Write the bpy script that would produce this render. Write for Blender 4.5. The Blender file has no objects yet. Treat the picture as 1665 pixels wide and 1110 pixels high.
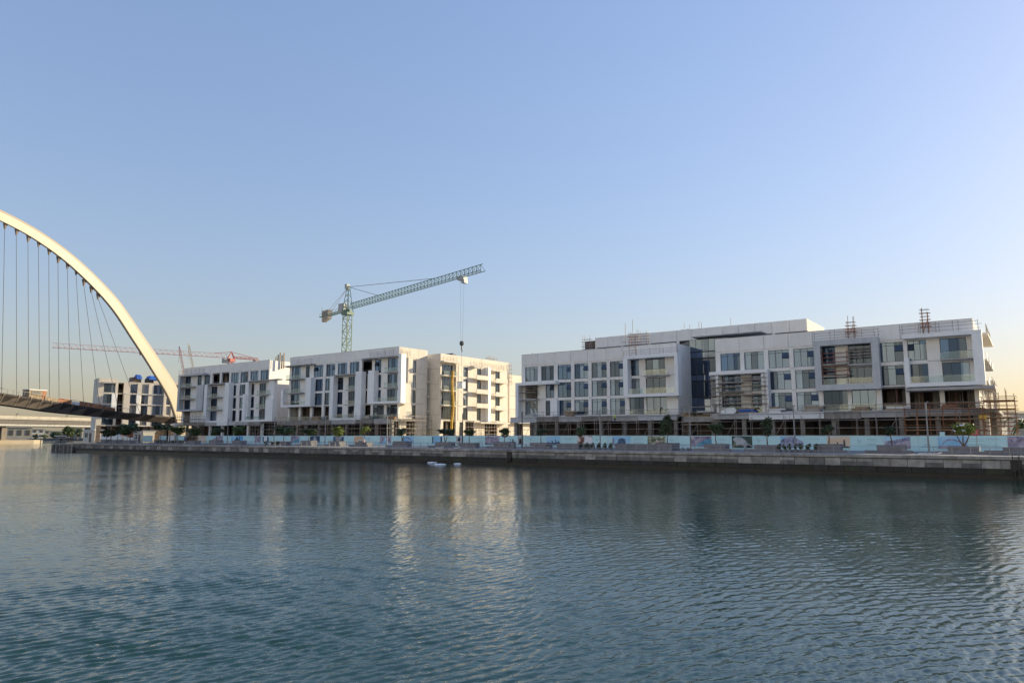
import bpy, bmesh, math, random
import numpy as np
from mathutils import Vector, Matrix
random.seed(7); rng = np.random.default_rng(7)
scene = bpy.context.scene
C = scene.collection

# ------------------------------------------------------------------ camera
# world axes: X runs along the quay (to the right), Y runs inland, Z up, water at z=0
FPX, YAW, CZ = 1150.0, math.radians(36), 4.9
PIT = math.atan(153 / FPX)
cam_d = bpy.data.cameras.new('camera'); cam = bpy.data.objects.new('camera', cam_d); C.objects.link(cam)
cam_d.sensor_width = 36; cam_d.lens = 36 * FPX / 1665; cam_d.clip_end = 9000; cam_d.clip_start = 0.2
cam.location = (0, 0, CZ); cam.rotation_euler = (math.pi / 2 + PIT, 0, YAW)
scene.camera = cam

# ------------------------------------------------------------------ sky, sun, exposure
SUN_AZ, SUN_EL = math.radians(62), math.radians(17)      # azimuth from +X towards +Y
world = bpy.data.worlds.new('World'); scene.world = world; world.use_nodes = True
wn = world.node_tree; bg = wn.nodes['Background']
sky = wn.nodes.new('ShaderNodeTexSky'); sky.sky_type = 'NISHITA'; sky.sun_disc = False
sky.sun_elevation = SUN_EL; sky.sun_rotation = math.pi / 2 - SUN_AZ
sky.air_density = 1.8; sky.dust_density = 1.0; sky.ozone_density = 3.0; sky.altitude = 0
# hazy air: the whole dome is evenly softened (a gamma on the sky colour) and tinted, the same everywhere
gm_ = wn.nodes.new('ShaderNodeGamma'); gm_.inputs[1].default_value = 0.575
tn_ = wn.nodes.new('ShaderNodeVectorMath'); tn_.operation = 'MULTIPLY'; tn_.inputs[1].default_value = (1.12, 1.20, 1.63)
wn.links.new(sky.outputs[0], gm_.inputs[0]); hs_ = wn.nodes.new('ShaderNodeHueSaturation'); hs_.inputs['Saturation'].default_value = 1.15
wn.links.new(gm_.outputs[0], hs_.inputs['Color']); wn.links.new(hs_.outputs[0], tn_.inputs[0]); wn.links.new(tn_.outputs[0], bg.inputs[0])
bg.inputs[1].default_value = 0.12
sun_d = bpy.data.lights.new('sun', 'SUN'); sun_d.energy = 4.15; sun_d.angle = math.radians(0.55)
sun_d.color = (1.0, 0.85, 0.56)
sun = bpy.data.objects.new('sun', sun_d); C.objects.link(sun)
sdir = Vector((math.cos(SUN_AZ) * math.cos(SUN_EL), math.sin(SUN_AZ) * math.cos(SUN_EL), math.sin(SUN_EL)))
sun.rotation_euler = sdir.to_track_quat('Z', 'Y').to_euler()
vs = scene.view_settings; vs.view_transform = 'Standard'; vs.look = 'None'; vs.gamma = 1; vs.exposure = 0.92
vs.use_curve_mapping = False
scene.cycles.max_bounces = 8; scene.cycles.transparent_max_bounces = 12

# ------------------------------------------------------------------ photo measurement helpers (pixel on a known plane -> metres)
ca, sa = math.cos(YAW), math.sin(YAW)
def ray(x, y):
    u = (x - 832.5) / FPX; v = (555 - y) / FPX
    c = math.cos(PIT) - v * math.sin(PIT); w = math.sin(PIT) + v * math.cos(PIT)
    return u * ca - c * sa, u * sa + c * ca, w
def atT(x, y, t):
    a, b, w = ray(x, y); k = t / b; return k * a, CZ + k * w
def atS(x, y, s):
    a, b, w = ray(x, y); k = s / a; return k * b, CZ + k * w

# ------------------------------------------------------------------ materials
MATS = {}
def nodes(name):
    m = bpy.data.materials.new(name); m.use_nodes = True; MATS[name] = m
    return m, m.node_tree, m.node_tree.nodes['Principled BSDF']
def mat(name, col, rough=0.7, var=0.12, scale=0.6, bump=0.0, metal=0.0, stain=0.0, spec=0.4, streak=0.0):
    m, nt, b = nodes(name)
    b.inputs['Roughness'].default_value = rough; b.inputs['Metallic'].default_value = metal
    b.inputs['Specular IOR Level'].default_value = spec
    g = nt.nodes.new('ShaderNodeNewGeometry')
    n = nt.nodes.new('ShaderNodeTexNoise'); n.inputs['Scale'].default_value = scale; n.inputs['Detail'].default_value = 8
    nt.links.new(g.outputs['Position'], n.inputs['Vector'])
    r = nt.nodes.new('ShaderNodeMapRange'); r.inputs[1].default_value = .3; r.inputs[2].default_value = .7
    r.inputs[3].default_value = 1 - var; r.inputs[4].default_value = 1 + var
    nt.links.new(n.outputs[0], r.inputs[0])
    fac = r.outputs[0]
    oi = nt.nodes.new('ShaderNodeObjectInfo')
    r2 = nt.nodes.new('ShaderNodeMapRange'); r2.inputs[3].default_value = 1 - var * .6; r2.inputs[4].default_value = 1 + var * .6
    nt.links.new(oi.outputs['Random'], r2.inputs[0])
    mu = nt.nodes.new('ShaderNodeMath'); mu.operation = 'MULTIPLY'
    nt.links.new(fac, mu.inputs[0]); nt.links.new(r2.outputs[0], mu.inputs[1]); fac = mu.outputs[0]
    if streak:      # rain streaks: noise stretched vertically
        mp = nt.nodes.new('ShaderNodeMapping'); mp.inputs['Scale'].default_value = (2.2, 2.2, .16)
        nt.links.new(g.outputs['Position'], mp.inputs[0])
        n2 = nt.nodes.new('ShaderNodeTexNoise'); n2.inputs['Scale'].default_value = 1.0; n2.inputs['Detail'].default_value = 6
        nt.links.new(mp.outputs[0], n2.inputs['Vector'])
        r3 = nt.nodes.new('ShaderNodeMapRange'); r3.inputs[1].default_value = .45; r3.inputs[2].default_value = .75
        r3.inputs[3].default_value = 1; r3.inputs[4].default_value = 1 - streak
        nt.links.new(n2.outputs[0], r3.inputs[0])
        mu2 = nt.nodes.new('ShaderNodeMath'); mu2.operation = 'MULTIPLY'
        nt.links.new(fac, mu2.inputs[0]); nt.links.new(r3.outputs[0], mu2.inputs[1]); fac = mu2.outputs[0]
    mx = nt.nodes.new('ShaderNodeVectorMath'); mx.operation = 'SCALE'
    mx.inputs[0].default_value = col[:3]; nt.links.new(fac, mx.inputs['Scale'])
    nt.links.new(mx.outputs[0], b.inputs['Base Color'])
    if bump:
        bp = nt.nodes.new('ShaderNodeBump'); bp.inputs['Strength'].default_value = bump; bp.inputs['Distance'].default_value = .05
        n3 = nt.nodes.new('ShaderNodeTexNoise'); n3.inputs['Scale'].default_value = scale * 6; n3.inputs['Detail'].default_value = 6
        nt.links.new(g.outputs['Position'], n3.inputs['Vector'])
        nt.links.new(n3.outputs[0], bp.inputs['Height']); nt.links.new(bp.outputs[0], b.inputs['Normal'])
    return m
def glass(name, base, refl, var=.25, tint=(.52, .69, .96)):
    m, nt, b = nodes(name)
    nt.nodes.remove(b)
    out = nt.nodes['Material Output']
    d = nt.nodes.new('ShaderNodeBsdfDiffuse'); d.inputs[0].default_value = (*base, 1)
    oi = nt.nodes.new('ShaderNodeObjectInfo')
    r = nt.nodes.new('ShaderNodeMapRange'); r.inputs[3].default_value = 1 - var; r.inputs[4].default_value = 1 + var
    nt.links.new(oi.outputs['Random'], r.inputs[0])
    mx = nt.nodes.new('ShaderNodeVectorMath'); mx.operation = 'SCALE'; mx.inputs[0].default_value = base
    nt.links.new(r.outputs[0], mx.inputs['Scale']); nt.links.new(mx.outputs[0], d.inputs[0])
    g = nt.nodes.new('ShaderNodeBsdfGlossy'); g.inputs['Roughness'].default_value = .02; g.inputs[0].default_value = (*tint, 1)
    lw = nt.nodes.new('ShaderNodeFresnel'); lw.inputs[0].default_value = 1.5
    ad = nt.nodes.new('ShaderNodeMath'); ad.operation = 'ADD'; ad.inputs[1].default_value = refl; ad.use_clamp = True
    nt.links.new(lw.outputs[0], ad.inputs[0])
    ms = nt.nodes.new('ShaderNodeMixShader')
    nt.links.new(ad.outputs[0], ms.inputs[0]); nt.links.new(d.outputs[0], ms.inputs[1]); nt.links.new(g.outputs[0], ms.inputs[2])
    nt.links.new(ms.outputs[0], out.inputs[0])
    return m
mat('white', (.85, .815, .775), .75, .05, .5, 0, streak=.07)
mat('cream', (.66, .60, .52), .8, .06, .5, 0, streak=.12)  # also the blocks' off-white retoned for sunlit sides, sun warmth in the colour
mat('frame_white', (.85, .85, .85), .6, .04, .7, 0, streak=.05)
mat('frame_grey', (.52, .53, .55), .6, .07, .7, 0, streak=.12)
mat('slab_grey', (.40, .39, .38), .85, .15, .8)
mat('raw_concrete', (.26, .24, .22), .9, .25, .7, .3, streak=.3)
mat('brown_block', (.15, .115, .095), .9, .25, 1.2)
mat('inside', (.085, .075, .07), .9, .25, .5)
mat('spandrel', (.50, .50, .52), .6, .25, 2.2)
mat('alu_dark', (.028, .032, .042), .4, .1, 1)
mat('sash_blue', (.035, .05, .085), .15, .2, 1, spec=.6)
mat('steel_grey', (.22, .22, .23), .5, .2, 1.5, metal=.4)
mat('pipe', (.30, .25, .22), .6, .3, 1.5, metal=.3)
mat('pipe_red', (.24, .09, .07), .6, .3, 1.5)
mat('plank', (.34, .26, .18), .85, .3, 1.5)
mat('bridge_white', (.36, .30, .225), .45, .04, .2)
mat('bridge_dark', (.060, .050, .048), .6, .25, .5)
mat('bridge_soffit', (.17, .14, .12), .7, .2, .5)
mat('cable', (.055, .055, .06), .6, .1, 1)
mat('orange_sheet', (.34, .15, .08), .8, .35, 1.0)
mat('crane_green', (.12, .20, .155), .5, .2, 1)
mat('crane_grey', (.34, .36, .36), .5, .15, 1)
mat('crane_red', (.46, .13, .11), .5, .2, 1)
mat('crane_yellow', (.50, .36, .22), .5, .2, 1)
mat('counterweight', (.33, .29, .27), .8, .2, 1)
mat('tarp_blue', (.03, .12, .45), .6, .3, 1.0)
mat('tarp_navy', (.05, .07, .15), .6, .3, 1.0)
mat('yellow', (.60, .36, .05), .6, .15, 1)
mat('rust', (.28, .12, .06), .8, .3, 1.5)
mat('quay_pale', (.34, .32, .305), .85, .28, 1.1, .3, streak=.25)
mat('quay_mid', (.17, .162, .158), .85, .30, 1.1, .3, streak=.3)
mat('quay_dark', (.030, .028, .029), .6, .35, 1.1, .3)
mat('quay_algae', (.030, .036, .022), .6, .4, 1.1, .3)
mat('quay_wet', (.010, .010, .011), .35, .3, 1.1, .3)
mat('paving', (.30, .285, .285), .85, .2, .9)
mat('sand', (.36, .30, .23), .95, .2, .03)
mat('planter', (.20, .192, .205), .75, .15, 1.2)
mat('lamp_metal', (.30, .29, .28), .5, .15, 1.5)
mat('pole_dark', (.05, .05, .055), .5, .15, 1.5)
mat('trunk', (.16, .11, .075), .9, .25, 3)
mat('leaf_dark', (.060, .090, .042), .6, .45, 1.8)
mat('leaf_mid', (.075, .115, .035), .6, .45, 1.8)
mat('leaf_bright', (.135, .17, .03), .6, .4, 1.8)
mat('aqua', (.54, .78, .80), .55, .05, .4)
mat('aqua_low', (.48, .72, .78), .55, .06, .4)
mat('aqua_text', (.27, .45, .52), .6, .03, .4)
mat('white_sheet', (.78, .78, .78), .6, .04, .5)
mat('skin', (.42, .26, .18), .6, .05, 2)
mat('cloth_white', (.7, .68, .68), .8, .08, 6)
mat('cloth_dark', (.03, .03, .04), .8, .1, 6)
mat('cloth_hivis', (.62, .72, .10), .7, .1, 6)
mat('cloth_pink', (.55, .30, .28), .8, .1, 6)
mat('far_white', (.40, .36, .30), .8, .1, .2)
mat('far_dark', (.10, .09, .08), .8, .1, .2)
mat('sign_red', (.55, .06, .05), .5, .05, 1)
mat('foam', (.85, .85, .85), .7, .05, 2)
G1 = glass('glass', (.042, .060, .086), .18)
G2 = glass('glass_dark', (.016, .020, .030), .07)
G3 = glass('glass_blind', (.17, .175, .18), .12)
G4 = glass('glass_stair', (.018, .030, .054), .20, .3, (.55, .70, .98))
def clear_glass(name, tr):
    m, nt, b = nodes(name); nt.nodes.remove(b); out = nt.nodes['Material Output']
    t = nt.nodes.new('ShaderNodeBsdfTransparent'); t.inputs[0].default_value = (.90, .95, .94, 1)
    g = nt.nodes.new('ShaderNodeBsdfGlossy'); g.inputs['Roughness'].default_value = .03
    d = nt.nodes.new('ShaderNodeBsdfDiffuse'); d.inputs[0].default_value = (.30, .37, .38, 1)
    a = nt.nodes.new('ShaderNodeMixShader'); a.inputs[0].default_value = .5
    nt.links.new(g.outputs[0], a.inputs[1]); nt.links.new(d.outputs[0], a.inputs[2])
    ms = nt.nodes.new('ShaderNodeMixShader'); ms.inputs[0].default_value = tr
    nt.links.new(a.outputs[0], ms.inputs[1]); nt.links.new(t.outputs[0], ms.inputs[2]); nt.links.new(ms.outputs[0], out.inputs[0])
    return m
clear_glass('clear', .84)

# ------------------------------------------------------------------ object helpers
WP = {}                                  # world base point of unscaled parents
def link(o, parent=None):
    C.objects.link(o)
    if parent is not None: o.parent = parent
    return o
def tag(o, label=None, cat=None, group=None, kind=None):
    if label: o['label'] = label
    if cat: o['category'] = cat
    if group: o['group'] = group
    if kind: o['kind'] = kind
    return o
def thing(name, label, cat, loc, group=None):
    o = bpy.data.objects.new(name, None); C.objects.link(o); o.location = loc; o.empty_display_size = .5
    WP[o] = Vector(loc); return tag(o, label, cat, group)
_cube = {}
def cube_mesh(m):
    if m not in _cube:
        me = bpy.data.meshes.new('block'); bm = bmesh.new(); bmesh.ops.create_cube(bm, size=1); bm.to_mesh(me); bm.free()
        me.materials.append(MATS[m]); _cube[m] = me
    return _cube[m]
def box(name, parent, m, x0, x1, y0, y1, z0, z1, rot=None):
    o = bpy.data.objects.new(name, cube_mesh(m))
    c = Vector(((x0 + x1) / 2, (y0 + y1) / 2, (z0 + z1) / 2))
    o.location = c - (WP[parent] if parent is not None else Vector())
    o.scale = (abs(x1 - x0), abs(y1 - y0), abs(z1 - z0))
    if rot: o.rotation_euler = rot
    return link(o, parent)
_cyl = {}
def cyl_mesh(m, n=6):
    if (m, n) not in _cyl:
        me = bpy.data.meshes.new('pole'); bm = bmesh.new()
        bmesh.ops.create_cone(bm, cap_ends=True, segments=n, radius1=1, radius2=1, depth=1); bm.to_mesh(me); bm.free()
        for p in me.polygons: p.use_smooth = n > 6
        me.materials.append(MATS[m]); _cyl[(m, n)] = me
    return _cyl[(m, n)]
def tube(name, parent, m, p0, p1, r, n=6):
    p0, p1 = Vector(p0), Vector(p1); d = p1 - p0
    o = bpy.data.objects.new(name, cyl_mesh(m, n))
    o.location = (p0 + p1) / 2 - (WP[parent] if parent is not None else Vector())
    o.rotation_mode = 'QUATERNION'; o.rotation_quaternion = d.to_track_quat('Z', 'Y'); o.scale = (r, r, d.length)
    return link(o, parent)
class MB:                                # several shapes joined into one mesh (one part)
    def __init__(s): s.v = []; s.f = []; s.mi = []
    def add(s, v, f, mi=0):
        b = len(s.v); s.v += [tuple(q) for q in v]; s.f += [tuple(i + b for i in q) for q in f]; s.mi += [mi] * len(f); return s
    def box(s, x0, x1, y0, y1, z0, z1, mi=0):
        return s.add([(x0,y0,z0),(x1,y0,z0),(x1,y1,z0),(x0,y1,z0),(x0,y0,z1),(x1,y0,z1),(x1,y1,z1),(x0,y1,z1)],
                     [(3,2,1,0),(4,5,6,7),(0,1,5,4),(1,2,6,5),(2,3,7,6),(3,0,4,7)], mi)
    def bar(s, p0, p1, r, n=4, mi=0, r1=None):
        p0, p1 = Vector(p0), Vector(p1); q = (p1 - p0).to_track_quat('Z', 'Y'); r1 = r if r1 is None else r1
        v = []
        for p, rr in ((p0, r), (p1, r1)):
            for i in range(n):
                a = 2 * math.pi * (i + .5) / n; v.append(p + q @ Vector((rr * math.cos(a), rr * math.sin(a), 0)))
        f = [(i, (i + 1) % n, n + (i + 1) % n, n + i) for i in range(n)] + [tuple(range(n))[::-1], tuple(range(n, 2 * n))]
        return s.add(v, f, mi)
    def mesh(s, mats, smooth=False):
        me = bpy.data.meshes.new('mesh'); me.from_pydata(s.v, [], s.f)
        for m in ([mats] if isinstance(mats, str) else mats): me.materials.append(MATS[m])
        me.polygons.foreach_set('material_index', s.mi)
        if smooth: me.polygons.foreach_set('use_smooth', [True] * len(s.f))
        me.update(); return me
    def build(s, name, mats, parent=None, origin=(0, 0, 0), smooth=False):
        o = bpy.data.objects.new(name, s.mesh(mats, smooth)); origin = Vector(origin)
        o.location = origin - (WP[parent] if parent is not None else Vector()); WP[o] = origin
        return link(o, parent)

# ------------------------------------------------------------------ setting: water
def make_water():
    fwd = math.pi / 2 + YAW
    th = np.concatenate([fwd + np.radians(np.linspace(-46, 46, 701)), fwd + np.radians(np.linspace(46, 314, 60))[1:-1]])
    nr = 1250
    r = 8.0 * (330 / 8.0) ** (np.arange(nr) / (nr - 1))
    r = np.concatenate([[0.5, 3], r, [420, 600, 900, 1500, 2600, 5000]])
    R, TH = np.meshgrid(r, th, indexing='ij')
    X = R * np.cos(TH); Y = R * np.sin(TH)
    dr = np.gradient(r)[:, None] * np.ones_like(TH)
    Z = np.zeros_like(X)
    wind = math.radians(-14)             # wave travel direction
    dense = (np.cos(TH - fwd) > math.cos(math.radians(46.2)))
    fam = [(.27, .50, 18, .42, .056), (.55, .95, 7, .5, .014), (.15, .26, 14, .80, .018), (1.1, 2.6, 4, .6, .004)]
    for l0, l1, cnt, spread, slope in fam:
        for i in range(cnt):
            lam = l0 * (l1 / l0) ** rng.random()
            a = wind + rng.normal(0, spread); k = 2 * math.pi / lam
            amp = slope / k * rng.uniform(.6, 1.4); ph = rng.uniform(0, 6.28)
            s = np.clip((lam / np.maximum(dr, 1e-3) - 2.4) / 2.6, 0, 1)
            # slow groups so that calmer and rougher patches alternate
            gm = .85 + .6 * np.sin(X * math.cos(a + 1.2) * .13 * (1 + rng.random()) + Y * math.sin(a + 1.2) * .11 + rng.uniform(0, 6.28))
            across = X * math.sin(a) - Y * math.cos(a)
            p = k * (X * math.cos(a) + Y * math.sin(a)) + ph + .8 * np.sin(.5 * across / max(lam, .3) + ph * 2)
            Z += amp * s * gm * (np.sin(p) + .42 * np.cos(2 * p))
    patch = np.zeros_like(X)
    for i in range(7):
        a = wind + math.pi / 2 + rng.normal(0, .5); L = rng.uniform(9, 45)
        patch += np.sin(2 * math.pi / L * (X * math.cos(a + 1.5) * 1.6 + Y * math.sin(a + 1.5) * 1.6) + 1.5 * np.sin(.07 * (X * math.cos(a) + Y * math.sin(a))) + rng.uniform(0, 6.28))
    Z *= np.clip(1.0 + .11 * patch, .7, 1.35)
    Z *= dense
    fade = np.clip((330 - R) / 60, 0, 1); Z *= fade
    n0, n1 = X.shape
    co = np.stack([X, Y, Z], -1).reshape(-1, 3).astype(np.float32)
    i = np.arange(n0 - 1)[:, None] * n1 + np.arange(n1)[None, :]
    j = np.arange(n0 - 1)[:, None] * n1 + (np.arange(n1)[None, :] + 1) % n1
    q = np.stack([i, i + n1, j + n1, j], -1).reshape(-1, 4).astype(np.int32)
    me = bpy.data.meshes.new('water')
    me.vertices.add(len(co)); me.vertices.foreach_set('co', co.ravel())
    me.loops.add(q.size); me.loops.foreach_set('vertex_index', q.ravel())
    me.polygons.add(len(q)); me.polygons.foreach_set('loop_start', np.arange(0, q.size, 4, dtype=np.int32))
    me.polygons.foreach_set('loop_total', np.full(len(q), 4, np.int32))
    me.polygons.foreach_set('use_smooth', np.ones(len(q), bool))
    me.update(calc_edges=True)
    m, nt, b = nodes('water')
    b.inputs['Base Color'].default_value = (.009, .037, .034, 1); b.inputs['Roughness'].default_value = .02
    b.inputs['IOR'].default_value = 1.46
    g = nt.nodes.new('ShaderNodeNewGeometry')
    prev = None
    gmp = nt.nodes.new('ShaderNodeMapping'); gmp.vector_type = 'TEXTURE'; gmp.inputs['Rotation'].default_value = (0, 0, .7); gmp.inputs['Scale'].default_value = (3.0, 1, 1)
    nt.links.new(g.outputs['Position'], gmp.inputs[0])
    gn = nt.nodes.new('ShaderNodeTexNoise'); gn.inputs['Scale'].default_value = .10; gn.inputs['Detail'].default_value = 4; nt.links.new(gmp.outputs[0], gn.inputs['Vector'])
    gr = nt.nodes.new('ShaderNodeMapRange'); gr.inputs[1].default_value = .35; gr.inputs[2].default_value = .65; gr.inputs[3].default_value = .35; gr.inputs[4].default_value = 1.15
    nt.links.new(gn.outputs[0], gr.inputs[0])          # wind patches: rougher and calmer water
    for sc, rot, stretch, dist, st in ((2.2, 1.05, 2.4, .042, .9), (7.5, 1.10, 1.8, .010, .9)):
        mp = nt.nodes.new('ShaderNodeMapping'); mp.vector_type = 'TEXTURE'
        mp.inputs['Rotation'].default_value = (0, 0, rot); mp.inputs['Scale'].default_value = (stretch, 1, 1)
        nt.links.new(g.outputs['Position'], mp.inputs[0])
        n = nt.nodes.new('ShaderNodeTexNoise'); n.inputs['Scale'].default_value = sc; n.inputs['Detail'].default_value = 3
        n.inputs['Roughness'].default_value = .55; n.inputs['Distortion'].default_value = .5
        nt.links.new(mp.outputs[0], n.inputs['Vector'])
        bp = nt.nodes.new('ShaderNodeBump'); bp.inputs['Strength'].default_value = st; bp.inputs['Distance'].default_value = dist
        nt.links.new(n.outputs[0], bp.inputs['Height']); nt.links.new(gr.outputs[0], bp.inputs['Strength'])
        if prev: nt.links.new(prev.outputs[0], bp.inputs['Normal'])
        prev = bp
    nt.links.new(prev.outputs[0], b.inputs['Normal'])
    me.materials.append(m)
    o = bpy.data.objects.new('water', me); C.objects.link(o); o['kind'] = 'structure'
make_water()

# ------------------------------------------------------------------ setting: land
GZ = 2.5
def sheet(name, pts, z, m, thick=0.0, wall=None):
    mb = MB(); n = len(pts)
    v = [(x, y, z) for x, y in pts]; f = [tuple(range(n))]; mi = [0]
    mb.add(v, f)
    if thick:
        mb.add(v + [(x, y, z - thick) for x, y in pts], [(i, n + i, n + (i + 1) % n, (i + 1) % n) for i in range(n)], 1 if wall else 0)
    o = mb.build(name, [m] + ([wall] if wall else [])); o['kind'] = 'structure'; return o
sheet('ground', [(3000, 100.8), (3000, 5000), (-757, 5000), (-757, 330), (-300, 128.6), (-241, 100.8)], GZ - .01, 'sand', 5, 'quay_mid')
sheet('promenade', [(60, 100.9), (60, 125.4), (-236, 125.4), (-240, 100.9)], GZ, 'paving')
sheet('far_bank', [(-757, 332), (-757, 5000), (-5000, 5000), (-5000, -900), (-1500, -150), (-1000, 170), (-795, 290)], 2.6, 'sand', 5, 'quay_mid')
sheet('near_bank', [(60, -4), (-700, -60), (-700, -900), (1500, -900), (1500, -4)], 3.2, 'sand', 5, 'quay_mid')
spit = sheet('sand_bank', [(-511, 188), (-503, 150), (-506, 70), (-560, -60), (-900, -120), (-900, 150), (-600, 205), (-530, 200)], 2.2, 'sand', 5, 'sand')

# ------------------------------------------------------------------ quay wall
LIP = 100.0
def quay():
    q = thing('quay_wall', 'long grey concrete block quay wall along the canal, dark and wet at its foot', 'quay wall', (-120, LIP, 0))
    q['kind'] = 'structure'
    box('wall_core', q, 'quay_dark', -241, 60, LIP + .12, LIP + .8, -2, 2.2)
    # coping stones and two courses of blocks, each its own piece
    BW = 1.9; s = -240.5; k = 0
    names = []
    while s < 14:
        w = BW if s > -150 else BW
        pale = random.random()
        m = 'quay_pale' if pale > .58 else 'quay_mid'
        up = random.uniform(-.012, .02)
        box('upper_block', q, m, s + .025, s + w - .025, LIP - .10 - up, LIP + .12, 1.12, 2.03)
        if pale < .5 and s > -120:           # bleached upper band on the older stones
            box('bleached_band', q, 'quay_pale', s + .025, s + w - .025, LIP - .115 - up, LIP - .10 - up, 1.66, 2.03)
        box('lower_block', q, 'quay_algae' if random.random() < .25 else 'quay_dark', s + .4 + .02, s + .4 + w - .02, LIP - .04 - random.uniform(0, .02), LIP + .12, .42, 1.09)
        s += w; k += 1
    s = -241
    while s < 14:
        box('coping_stone', q, 'quay_pale', s + .01, s + 5.68, LIP - .22, LIP + .9, 2.17, 2.52 + random.uniform(0, .012)); s += 5.7
    box('coping_bed', q, 'quay_mid', -241, 60, LIP - .02, LIP + .7, 2.03, 2.17)
    box('wet_footing', q, 'quay_wet', -241, 60, LIP - .22, LIP + .12, -1.5, .40)
quay()

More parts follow.
